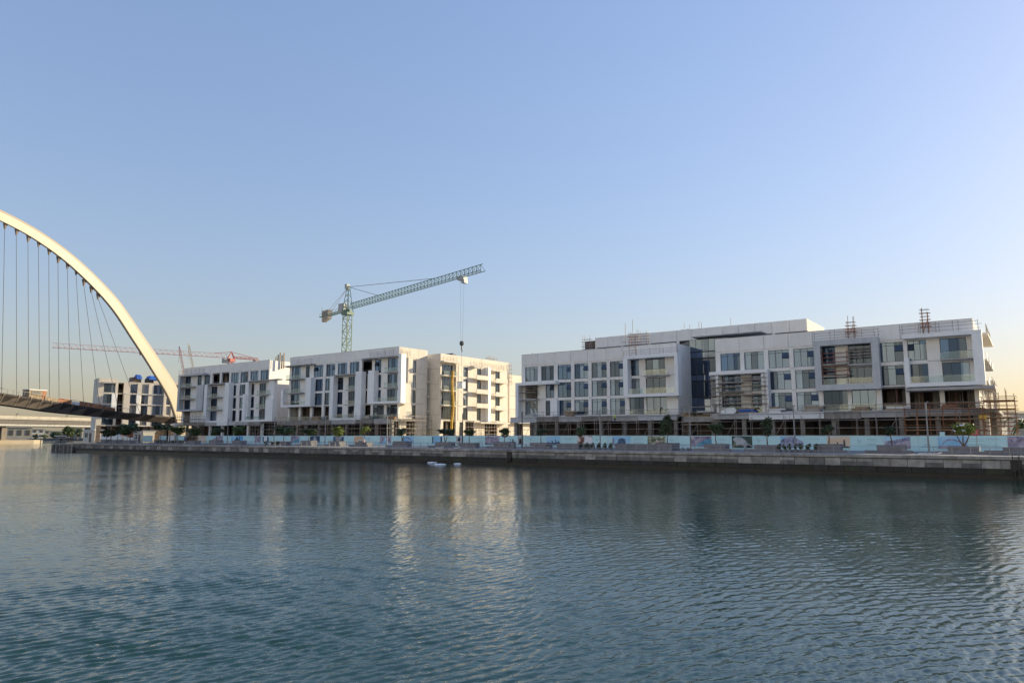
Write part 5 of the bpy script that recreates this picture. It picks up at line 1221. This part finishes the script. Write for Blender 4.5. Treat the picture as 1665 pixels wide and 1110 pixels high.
for k, (x, yb, yt, hw, lm, stems, note) in enumerate(trees):
    p, zb = atT(x, yb, TT); _, zt = atT(x, yt, TT); pr = atT(x + hw, yb, TT)[0]; rx = abs(pr - p); zc = (zb + zt) / 2; rz = (zt - zb) / 2
    base_, _ = atT(x, 724, TT); p = base_
    word = {'leaf_dark': 'small dark green tree', 'leaf_mid': 'small mid green tree', 'leaf_bright': 'small yellow-green tree'}[lm]
    lab = note if len(note) > 12 else ('larger ' if note else '') + word + ' on the promenade, ' + nth(k)
    o = thing('planter_tree', lab, 'tree', (p, TT, GZ + 1.0), 'trees along the promenade')
    tm = MB(); r_ = random.Random(k)
    z0 = GZ + .95
    tops = [(p + (i - (stems - 1) / 2) * rx * .55, TT + r_.uniform(-.3, .3), zb + rz * .5) for i in range(stems)] if stems > 1 else [(p + r_.uniform(-.15, .15), TT, zb + rz * .4)]
    for tp in tops:
        mid = (p * .5 + tp[0] * .5 + r_.uniform(-.1, .1), TT, (z0 + tp[2]) / 2)
        tm.bar((p, TT, z0), mid, .10 if stems == 1 else .09, 6, r1=.08); tm.bar(mid, tp, .08, 6, r1=.05)
        for i in range(4):
            a = r_.uniform(0, 6.28); tm.bar(tp, (tp[0] + math.cos(a) * rx * .55, tp[1] + math.sin(a) * rx * .55, tp[2] + rz * r_.uniform(.3, 1.0)), .05, 5, r1=.02)
    tm.build('trunk', 'trunk', o)
    g = bpy.data.objects.new('crown', crown_mesh(9 if hw == 14 and yt < 680 else k % 5, lm)); g.location = (0, 0, zc + rz * .1 - GZ - 1.0); g.scale = (rx * 1.1, rx * 1.1, rz * 1.1)
    g.rotation_euler = (0, 0, k * 1.3); link(g, o)
    if x == 1567:
        fm = MB(); r_ = random.Random(5)
        for i in range(26):
            a, e = r_.uniform(0, 6.28), r_.uniform(-.1, 1.2); c = Vector((math.cos(a) * math.cos(e) * rx * .85, math.sin(a) * math.cos(e) * rx * .85, math.sin(e) * rz * .95)); c += Vector((p, TT, zc))
            fm.bar(c, c + Vector((0, -.05, .06)), .11, 5)
        fm.build('blossom', 'cloth_white', o)
    # planter box below the tree
    w = 1.75 if x > 1000 else 1.9
    pb = thing('planter_box', 'dark grey concrete planter box under the tree ' + (nth(k) if k else 'with forked stems at the right end'), 'planter', (p, TT, GZ), 'concrete planters along the promenade')
    h = 1.02 + .1 * ((k * 7) % 3)
    bmx = MB(); b_ = .06
    bmx.add([(p - w + b_, TT - 1 + b_, GZ), (p + w - b_, TT - 1 + b_, GZ), (p + w - b_, TT + 1 - b_, GZ), (p - w + b_, TT + 1 - b_, GZ), (p - w, TT - 1, GZ + h - .12), (p + w, TT - 1, GZ + h - .12), (p + w, TT + 1, GZ + h - .12), (p - w, TT + 1, GZ + h - .12),
             (p - w, TT - 1, GZ + h), (p + w, TT - 1, GZ + h), (p + w, TT + 1, GZ + h), (p - w, TT + 1, GZ + h)],
            [(0, 1, 5, 4), (1, 2, 6, 5), (2, 3, 7, 6), (3, 0, 4, 7), (4, 5, 9, 8), (5, 6, 10, 9), (6, 7, 11, 10), (7, 4, 8, 11)])
    bmx.build('box', 'planter', pb); box('soil', pb, 'trunk', p - w + .1, p + w - .1, TT - .9, TT + .9, GZ + h - .3, GZ + h - .08)
    box('plinth', pb, 'planter', p - w - 1.4, p + w + .9, TT - 1.5, TT - 1.06, GZ, GZ + .42)
# long low planter walls and hedges
for x0, x1, y0, h, lab in ((1000, 1092, 107, 1.0, 'long low dark grey wall on the promenade left of the pool poster'), (905, 940, 107.5, .95, 'dark grey low wall left of the clipped shrubs'), (1630, 1690, 107.5, .9, 'low grey wall at the far right of the promenade'), (1600, 1634, 107.8, .5, 'low grey bench wall beside the round sign')):
    p, q = atT(x0, 726, y0)[0], atT(x1, 726, y0)[0]
    o = thing('low_wall', lab, 'wall', ((p + q) / 2, y0, GZ)); n = max(1, round((q - p) / 2.4))
    for i in range(n): box('wall_block', o, 'planter', p + (q - p) * i / n + .01, p + (q - p) * (i + 1) / n - .01, y0, y0 + .5, GZ, GZ + h - random.uniform(0, .02))
    box('wall_cap', o, 'planter', p - .05, q + .05, y0 - .05, y0 + .55, GZ + h + .003, GZ + h + .08)
for k, (x0, x1, n, nm) in enumerate(((940, 998, 6, 'pointed'), (1262, 1306, 5, 'round'), (1308, 1320, 1, 'round'), (1322, 1330, 1, 'square'), (250, 300, 4, 'low'), (427, 455, 3, 'low'))):
    for i in range(n):
        x = x0 + (x1 - x0) * (i + .5) / n; p = atT(x, 726, 108.5)[0]; w = abs(atT(x0, 726, 108.5)[0] - atT(x1, 726, 108.5)[0]) / n * .5
        where = {940: 'left of the long low wall', 1262: 'left of the sunset poster', 1308: 'clump beside the square shrub', 1322: 'below the printed text left of the sunset poster', 250: 'near the left end of the quay', 427: 'before the right end of the leftmost block'}[x0]
        o = thing('shrub', '%s dark clipped shrub %s%s' % (nm, where, (', %s in its row' % ('first', 'second', 'third', 'fourth', 'fifth', 'sixth')[i]) if n > 1 else ''), 'shrub', (p, 108.5, GZ), 'clipped shrubs on the promenade')
        g = bpy.data.objects.new('foliage', crown_mesh(9 if nm == 'pointed' else (i + 1) % 5, 'leaf_dark')); g.location = (0, 0, .7); g.scale = (w * .95, .5, .55 if nm != 'low' else .4); link(g, o)
        MB().bar((p, 108.5, GZ), (p, 108.5, GZ + .8), .07, 5).build('stem', 'trunk', o)
        MB().bar((p, 108.5, GZ), (p, 108.5, GZ + .4), .33, 8, r1=.42).build('pot', 'planter', o)
# benches with white slats, bins
for k, (x0, x1) in enumerate(((1094, 1112), (1114, 1124), (1134, 1152), (852, 868), (1466, 1482), (818, 826), (366, 376), (352, 363))):
    y0 = 109.0; p, q = atT(x0, 728, y0)[0], atT(x1, 728, y0)[0]
    o = thing('bench', 'low pale promenade bench, ' + ('between the third and fourth lamp posts' if False else nth([1, 2, 0, 0, 0, 0, 0, 0][k]) if False else ['left of the third lamp post from the right', 'just left of the third lamp post from the right, short', 'under the pool poster', 'right of the dark lamp post near the gap', 'right of the rightmost grey tree poster', 'short one left of the dark lamp post near the gap', 'right of the lamp post before the leftmost block', 'left of the lamp post before the leftmost block'][k]), 'bench', ((p + q) / 2, y0, GZ), 'promenade benches')
    for i in range(3): box('slat', o, 'frame_grey', p, q, y0 + i * .17, y0 + i * .17 + .14, GZ + .46, GZ + .52)
    for a in (p + .2, q - .4): box('leg', o, 'planter', a, a + .2, y0, y0 + .48, GZ, GZ + .455)
p = atT(834, 724, 108)[0]
o = thing('litter_bin', 'dark box litter bin near the ladder recess left of the longest block', 'bin', (p, 108, GZ)); box('body', o, 'planter', p - .4, p + .4, 107.7, 108.4, GZ, GZ + 1.15); box('lid', o, 'pole_dark', p - .45, p + .45, 107.65, 108.45, GZ + 1.152, GZ + 1.25); tube('chimney', o, 'pole_dark', (p, 108, GZ + 1.25), (p, 108, GZ + 1.75), .12)
# round sign, white notice
p = atT(1589, 725, 112)[0]
o = thing('round_sign', 'round red and white sign on a post beside the frangipani tree', 'sign', (p, 112, GZ))
tube('post', o, 'lamp_metal', (p, 112, GZ), (p, 112, 5.75), .045); zc = atT(1587, 703, 112)[1]
MB().bar((p - .1, 111.90, zc), (p - .1, 111.95, zc), .42, 20).build('disc', 'sign_red', o); MB().bar((p - .1, 111.87, zc), (p - .1, 111.895, zc), .27, 20).build('centre', 'cloth_pink', o)
p = HA(1533); o = thing('notice_board', 'small white notice board sticking up above the hoarding', 'sign', (p, HY + .3, GZ)); box('board', o, 'aqua', HA(1528.5), HA(1537), HY + .2, HY + .26, 4.75, 5.45); tube('post', o, 'steel_grey', (p, HY + .35, GZ), (p, HY + .35, 5.3), .04)
p = A(1566, 688, 4.6); o = thing('site_sign', 'narrow pale sign board fixed to the scaffold above the frangipani tree', 'sign', (p, FY - 4.6, 6)); box('board', o, 'plank', A(1558, 688, 4.6), A(1575, 688, 4.6), FY - 4.68, FY - 4.62, 6.35, 6.85); box('batten', o, 'steel_grey', p - .1, p + .1, FY - 4.61, FY - 4.45, 6.2, 6.9)
# ladders in the quay wall
for x, w in ((829, 'beside the gap between the blocks'), (1651, 'at the far right of the quay')):
    p = atT(x, 740, LIP)[0]; o = thing('quay_ladder', 'dark ladder recess with chains in the quay wall ' + w, 'ladder', (p, LIP, 0), 'quay ladders')
    for sgn in (-1, 1): tube('stile', o, 'pole_dark', (p + sgn * .3, LIP - .2, -.2), (p + sgn * .3, LIP - .2, 2.6), .06)
    for i in range(8): tube('rung', o, 'pole_dark', (p - .3, LIP - .2, .3 + i * .3), (p + .3, LIP - .2, .3 + i * .3), .03)
    box('backing', o, 'quay_wet', p - .55, p + .55, LIP - .19, LIP - .125, -.2, 2.16)
    MB().bar((p - .2, LIP - .25, .2), (p - .2, LIP - .25, .9), .22, 8).bar((p + .25, LIP - .25, .5), (p + .25, LIP - .25, 1.2), .2, 8).build('tyre_fender', 'quay_wet', o)
# planks and a hose lying on the promenade
for k, (x0, x1, y) in enumerate(((1494, 1524, 104.5), (708, 719, 102.5), (738, 746, 102.5))):
    p, q = atT(x0, 737, y)[0], atT(x1, 737, y)[0]
    o = MB().bar((p, y, GZ + .12), ((p + q) / 2, y + .2, GZ + .10), .09, 5).bar(((p + q) / 2, y + .2, GZ + .10), (q, y - .3, GZ + .12), .09, 5).bar((q, y - .3, GZ + .12), (q + .5, y - .2, GZ + .3), .1, 5).build('loose_pipe', 'cloth_white')
    tag(o, ['long pale pipe lying on the promenade left of the arch poster', 'short white pipe lying at the quay edge before the cream wing', 'white scrap of pipe right of the short white pipe at the quay edge'][k], 'pipe', 'loose pipes')
# floating white foam sheets in the canal
for k, (x, y, w, h) in enumerate(((703, 751.5, 2.0, .9), (715.5, 754.5, 2.6, 1.2), (743, 753.5, 1.3, .7))):
    v = atZ(x, y, .02); mb = MB(); n = 9; r_ = random.Random(k + 3)
    lo = [(v.x + w / 2 * math.cos(6.28 * i / n) * r_.uniform(.7, 1.1), v.y + h * 1.3 * math.sin(6.28 * i / n) * r_.uniform(.7, 1.1), -.05) for i in range(n)]
    hi = [(v.x + (q[0] - v.x) * .85, v.y + (q[1] - v.y) * .85, .05 + r_.uniform(0, .05)) for q in lo]; tp = [(v.x + r_.uniform(-.3, .3), v.y, .16)]
    mb.add(lo + hi + tp, [(i, (i + 1) % n, n + (i + 1) % n, n + i) for i in range(n)] + [(n + i, n + (i + 1) % n, 2 * n) for i in range(n)])
    tag(mb.build('floating_sheet', 'foam'), ['smaller white foam scrap floating left of the largest one below the cream wing', 'largest white foam sheet floating in the canal below the cream wing', 'thin white foam scrap floating to the right of the other two'][k], 'debris', 'white debris floating by the quay')

# ================================================================== PEOPLE
def person(label, loc, rz, H, mats, pose):
    """one skinned body; mats = (head, top, bottom); pose = 'walk' | 'stand' | 'bend'"""
    k = H / 1.75
    J = {'pel': (0, 0, .95), 'che': (0, .02, 1.28), 'nek': (0, .02, 1.50), 'hd0': (0, -.01, 1.58), 'hd1': (0, -.02, 1.72),
         'hl': (.10, 0, .90), 'kl': (.11, -.06, .50), 'al': (.11, .02, .08), 'tl': (.11, -.13, .03), 'hr': (-.10, 0, .90), 'kr': (-.11, -.02, .50), 'ar': (-.11, .05, .08), 'tr': (-.11, -.11, .03),
         'sl': (.19, .02, 1.43), 'el': (.24, .05, 1.16), 'wl': (.25, -.06, .93), 'fl': (.25, -.10, .82), 'sr': (-.19, .02, 1.43), 'er': (-.24, .04, 1.16), 'wr': (-.25, -.05, .93), 'fr': (-.25, -.09, .82)}
    if pose == 'walk': J.update(kl=(.10, -.22, .52), al=(.10, -.20, .10), tl=(.10, -.36, .06), kr=(-.10, .08, .50), ar=(-.10, .36, .14), tr=(-.10, .26, .03), wl=(.24, .22, .95), fl=(.24, .26, .86), wr=(-.24, -.24, .98), fr=(-.24, -.30, .90))
    if pose == 'bend': J.update(che=(0, -.18, 1.22), nek=(0, -.32, 1.36), hd0=(0, -.38, 1.42), hd1=(0, -.46, 1.52), sl=(.19, -.28, 1.32), el=(.22, -.46, 1.12), wl=(.16, -.62, .98), fl=(.14, -.70, .92), sr=(-.19, -.28, 1.32), er=(-.22, -.46, 1.10), wr=(-.16, -.62, .96), fr=(-.14, -.70, .9))
    E_ = [('pel', 'che'), ('che', 'nek'), ('nek', 'hd0'), ('hd0', 'hd1'), ('pel', 'hl'), ('hl', 'kl'), ('kl', 'al'), ('al', 'tl'), ('pel', 'hr'), ('hr', 'kr'), ('kr', 'ar'), ('ar', 'tr'), ('che', 'sl'), ('sl', 'el'), ('el', 'wl'), ('wl', 'fl'), ('che', 'sr'), ('sr', 'er'), ('er', 'wr'), ('wr', 'fr')]
    RAD = {'pel': .16, 'che': .165, 'nek': .06, 'hd0': .09, 'hd1': .10, 'h': .10, 'k': .07, 'a': .05, 't': .045, 's': .075, 'e': .05, 'w': .036, 'f': .04}
    nm = list(J); me = bpy.data.meshes.new('person'); me.from_pydata([Vector(J[n]) * k for n in nm], [(nm.index(a), nm.index(b)) for a, b in E_], [])
    for m in mats: me.materials.append(MATS[m])
    tmp = bpy.data.objects.new('person_skeleton', me); C.objects.link(tmp)
    md = tmp.modifiers.new('skin', 'SKIN'); md.use_smooth_shade = True
    sv = me.skin_vertices[0].data
    for i, n in enumerate(nm): r = (RAD.get(n) or RAD[n[0]]) * k; sv[i].radius = (r, r * .8)
    sv[nm.index('pel')].use_root = True
    sb = tmp.modifiers.new('sub', 'SUBSURF'); sb.levels = sb.render_levels = 1
    dg = bpy.context.evaluated_depsgraph_get(); dg.update()
    m2 = bpy.data.meshes.new_from_object(tmp.evaluated_get(dg)); bpy.data.objects.remove(tmp)
    if not len(m2.materials):
        for m in mats: m2.materials.append(MATS[m])
    for p_ in m2.polygons:
        c = p_.center / k; arm = abs(c.x) > .2 and c.z < 1.12
        p_.material_index = 0 if (c.z > 1.49 or arm and c.z < .95) else 1 if c.z > .93 else 2
        if pose == 'bend' and c.y < -.36 and c.z > 1.3: p_.material_index = 0
    o = bpy.data.objects.new('person', m2); C.objects.link(o); o.location = loc; o.rotation_euler = (0, 0, rz); return tag(o, label, 'person')
p = atT(592, 724, 107)[0]; person('person in a pale top and dark shorts walking along the promenade', (p, 107, GZ), -1.4, 1.75, ('skin', 'cloth_pink', 'cloth_dark'), 'walk')
p = A(1005, 680, 2.6); person('worker in a yellow safety vest standing on the podium edge under the awning windows', (p, FY - 4.0, GZ + 4.95), .4, 1.75, ('cloth_white', 'cloth_hivis', 'cloth_dark'), 'stand')
p = A(1075, 678, 2.2); person('dark-clothed worker bending on the podium above the conical tree', (p, FY - 2.4, FR[0] - .1), 1.2, 1.75, ('skin', 'cloth_dark', 'cloth_dark'), 'bend')

# ================================================================== JETTY and things at the left end of the quay
jt = thing('jetty', 'grey jetty platform on dark piles at the left tip of the quay', 'jetty', (-250, 101, 0))
j0, j1 = atT(88, 728, 100)[0], -240.6
box('platform', jt, 'quay_pale', j0, j1, 99.4, 106, 1.5, 2.45); box('apron_wall', jt, 'quay_mid', j0 + .3, j1, 99.75, 100.2, .35, 1.5)
for i in range(11):
    a = j0 + .5 + (j1 - j0 - 1) * i / 10; tube('pile', jt, 'quay_pale' if i % 2 == 0 else 'quay_mid', (a, 99.3, -2), (a, 99.3, 2.1), .32, 8); tube('pile', jt, 'quay_wet', (a + .8, 103, -2), (a + .8, 103, 1.69), .3, 8)
for i in range(6):
    a = j0 + .4 + (j1 - j0 - .8) * i / 5; tube('rail_post', jt, 'lamp_metal', (a, 99.6, 2.3), (a, 99.6, 3.3), .05)
tube('rail', jt, 'lamp_metal', (j0 + .4, 99.6, 3.3), (j1 - .4, 99.6, 3.3), .05)
def hut(name, label, cat, x0, x1, yb, yt, t, wall, roof, depth=3.0, over=.25, door=True):
    p, q = atT(x0, yb, t)[0], atT(x1, yb, t)[0]; zt = atT((x0 + x1) / 2, yt, t)[1]
    o = thing(name, label, cat, ((p + q) / 2, t, GZ))
    box('wall', o, wall, p, q, t, t + depth, GZ, zt); box('roof', o, roof, p - over, q + over, t - over, t + depth + over, zt + .003, zt + .25)
    if door: box('door', o, 'alu_dark', p + (q - p) * .55, p + (q - p) * .75, t - .04, t - .005, GZ + .02, GZ + (zt - GZ) * .75); box('window', o, 'glass_dark', p + (q - p) * .15, p + (q - p) * .42, t - .04, t - .005, GZ + (zt - GZ) * .4, GZ + (zt - GZ) * .78)
    return o
hut('kiosk', 'cream cube kiosk near the left end of the quay', 'kiosk', 135, 153, 712, 699, 121, 'cream', 'white_sheet')
hut('kiosk', 'low grey shelter with flat roof on the jetty tip', 'shelter', 97, 107, 718, 712, 103, 'quay_mid', 'quay_pale', 2.2, .5)
hut('kiosk', 'small pale canopy hut at the very tip of the jetty', 'shelter', 90, 97, 716, 709, 102.6, 'quay_mid', 'white_sheet', 1.6, .3, False)
hut('site_cabin', 'grey site cabin behind the white screens', 'cabin', 216, 232, 716, 702, 124, 'slab_grey', 'frame_grey', 4)
hut('site_cabin', 'tan site cabin with a dark roof left of the leftmost block', 'cabin', 231, 247, 716, 700, 128, 'plank', 'slab_grey', 4)
hut('site_cabin', 'yellow site cabin under the scaffold of the leftmost block', 'cabin', 303, 322, 716, 697, 124.5 + 2.2, 'crane_yellow', 'slab_grey', 1.0, .05)
hut('site_cabin', 'orange machine cabin among the dark trees left of the leftmost block', 'cabin', 200, 209, 712, 701, 126, 'orange_sheet', 'crane_yellow', 2.5, .1)
tag(MB().bar((atT(192, 710, 123)[0], 123, GZ), (atT(192, 710, 123)[0], 123, 5.6), 2.6, 10, r1=.4).build('sheet_heap', 'white_sheet'), 'white covered heap behind the white screens', 'heap')

# ================================================================== FAR LEFT BANK
def far_house(label, x0, x1, yb, yt, dist, wall, nwin=3, rows=2, name='far_house'):
    a, b, w = ray((x0 + x1) / 2, yb); k = dist / math.hypot(a, b); c = Vector((k * a, k * b, 0)); zt = CZ + k * ray((x0 + x1) / 2, yt)[2]
    W = (x1 - x0) / FPX * dist * 1.05; o = thing(name, label, 'building', (c.x, c.y, 2.6))
    ex = Vector((ca, sa, 0)); ey = Vector((-sa, ca, 0)); ang = .6
    ex2 = ex * math.cos(ang) + ey * math.sin(ang); ey2 = -ex * math.sin(ang) + ey * math.cos(ang)
    def bx(nm, u0, u1, v0, v1, z0, z1, mt):
        q = [c + ex2 * u + ey2 * v + UP * z for z in (z0, z1) for u, v in ((u0, v0), (u1, v0), (u1, v1), (u0, v1))]
        return MB().add(q, [(3, 2, 1, 0), (4, 5, 6, 7), (0, 1, 5, 4), (1, 2, 6, 5), (2, 3, 7, 6), (3, 0, 4, 7)]).build(nm, mt, o)
    bx('wall', -W / 2, W / 2, 0, W * .7, 2.6, zt, wall); bx('roof', -W / 2 - .5, W / 2 + .5, -.5, W * .7 + .5, zt + .01, zt + .5, 'far_white')
    for r in range(rows):
        for i in range(nwin):
            u = -W / 2 + W * (i + .5) / nwin; z = 2.6 + (zt - 2.6) * (r + .35) / rows; bx('window', u - W / nwin * .25, u + W / nwin * .25, -.12, -.02, z, z + (zt - 2.6) / rows * .45, 'far_dark')
far_house('white pavilion with dark openings below the road bridge at the left edge', 18, 44, 712, 695, 520, 'far_white', 3, 1)
far_house('cream two storey house on the far bank right of the white pavilion', 54, 68, 712, 698, 720, 'cream', 2, 2)
far_house('grey house on the far bank beside the cream two storey house', 68, 78, 712, 700, 735, 'far_white', 2, 2)
far_house('long pale house on the far bank left of the kiosk', 78, 102, 712, 701, 760, 'far_white', 4, 1)
far_house('white villa among trees behind the kiosk', 118, 130, 710, 696, 620, 'far_white', 2, 1)
far_house('low pale house at the extreme right behind the hoarding', 1640, 1690, 708, 672, 190, 'slab_grey', 3, 1)
far_house('tan house wall glimpsed beside the scaffold at the right end', 1624, 1642, 708, 678, 175, 'cream', 2, 2)
def far_tree(label, x, yb, yt, hw, dist, lm, palm=False):
    a, b, w = ray(x, yb); k = dist / math.hypot(a, b); c = Vector((k * a, k * b, 2.6)); zt = CZ + k * ray(x, yt)[2]; zb = CZ + k * ray(x, yb)[2]; rx = hw / FPX * dist
    o = thing('palm_tree' if palm else 'bank_tree', label, 'tree', c, 'trees on the far ground'); r_ = random.Random(int(x))
    if palm:
        MB().bar(c, (c.x, c.y, zb), .28, 7, r1=.2).build('trunk', 'trunk', o); mb = MB()
        for i in range(34):
            an = r_.uniform(0, 6.28); el = r_.uniform(-.3, 1.2); L = rx * r_.uniform(.8, 1.1); p0 = Vector((c.x, c.y, zb)); dv = Vector((math.cos(an), math.sin(an), 0))
            prev = p0
            for j in range(1, 6):
                t_ = j / 5; nx = p0 + dv * L * t_ * math.cos(el * (1 - t_)) + UP * (L * (math.sin(el) * t_ - .75 * t_ * t_)); sd = Vector((-dv.y, dv.x, 0)) * .35 * (1 - t_ * .7)
                mb.add([prev - sd, prev + UP * .12, nx + UP * .08, nx - sd], [(0, 1, 2, 3)]); mb.add([prev + sd, prev + UP * .12, nx + UP * .08, nx + sd], [(3, 2, 1, 0)]); prev = nx
        mb.build('fronds', lm, o)
    else:
        MB().bar(c, (c.x, c.y, (zb + zt) / 2), .4, 6, r1=.2).bar((c.x, c.y, zb), (c.x + rx * .4, c.y, (zb + zt) / 2), .2, 5).build('trunk', 'trunk', o)
        g = bpy.data.objects.new('crown', crown_mesh(int(x) % 5, lm)); g.location = (0, 0, (zb + zt) / 2 - 2.6); g.scale = (rx * 1.2, rx * 1.2, (zt - zb) * .6); link(g, o)
for k, (x, yb, yt, hw, d, lm) in enumerate(((106, 710, 694, 6, 560, 'leaf_mid'), (114, 711, 696, 6, 520, 'leaf_mid'), (126, 709, 698, 5, 500, 'leaf_dark'), (86, 712, 703, 6, 640, 'leaf_dark'), (94, 712, 704, 5, 640, 'leaf_mid'), (72, 713, 706, 4, 660, 'leaf_mid'), (58, 713, 706, 3, 600, 'leaf_mid'), (148, 711, 700, 6, 380, 'leaf_dark'))):
    far_tree('green tree on the far bank left of the cream kiosk, %s from the right' % ORD[k].replace('rightmost', 'first') if x < 140 else 'dark tree just behind the cream kiosk', x, yb, yt, hw, d, lm)
far_tree('date palm at the extreme right edge behind the hoarding', 1663, 688, 672, 22, 165, 'leaf_mid', True)
o = thing('garden_wall', 'pale wall at the extreme right behind the hoarding', 'wall', (10, 140, GZ))
for i in range(6): box('wall_panel', o, 'slab_grey', -1.5 + i * 5, 3.45 + i * 5, 139, 139.3, GZ, 6.0)

# ================================================================== unseen towers added to bounce sun onto the shaded facades, mirrored in the windows
mat('tower_pale', (.52, .54, .56), .7, .1, .05); mat('tower_cream', (.56, .54, .50), .7, .1, .05)
for k, (x, y, w, h, m_) in enumerate(((-250, -85, 36, 92, 'tower_pale'), (-196, -105, 34, 128, 'tower_pale'), (-146, -80, 30, 74, 'tower_cream'), (-102, -110, 34, 140, 'tower_pale'), (-52, -85, 32, 96, 'tower_cream'), (-6, -105, 32, 132, 'tower_pale'), (40, -80, 34, 80, 'tower_cream'), (90, -100, 36, 118, 'tower_pale'))):
    o = thing('fill_tower', '%s fill-light tower added on the near bank, mirrored in windows, %s in its row' % ('pale grey' if m_ == 'tower_pale' else 'cream', ('first', 'second', 'third', 'fourth', 'fifth', 'sixth', 'seventh', 'eighth')[k]), 'building', (x, y, 3.2), 'added fill-light towers on the near bank')
    box('wall', o, m_, x - w / 2, x + w / 2, y - w * .6, y, 3.2, h); box('roof', o, 'slab_grey', x - w / 2 - .4, x + w / 2 + .4, y - w * .6 - .4, y + .4, h + .003, h + 1)
    for i in range(3): box('lift_core', o, m_, x - w / 2 + 4 + i * w / 3, x - w / 2 + 6 + i * w / 3, y + .01, y + .8, 3.2, h - 2)
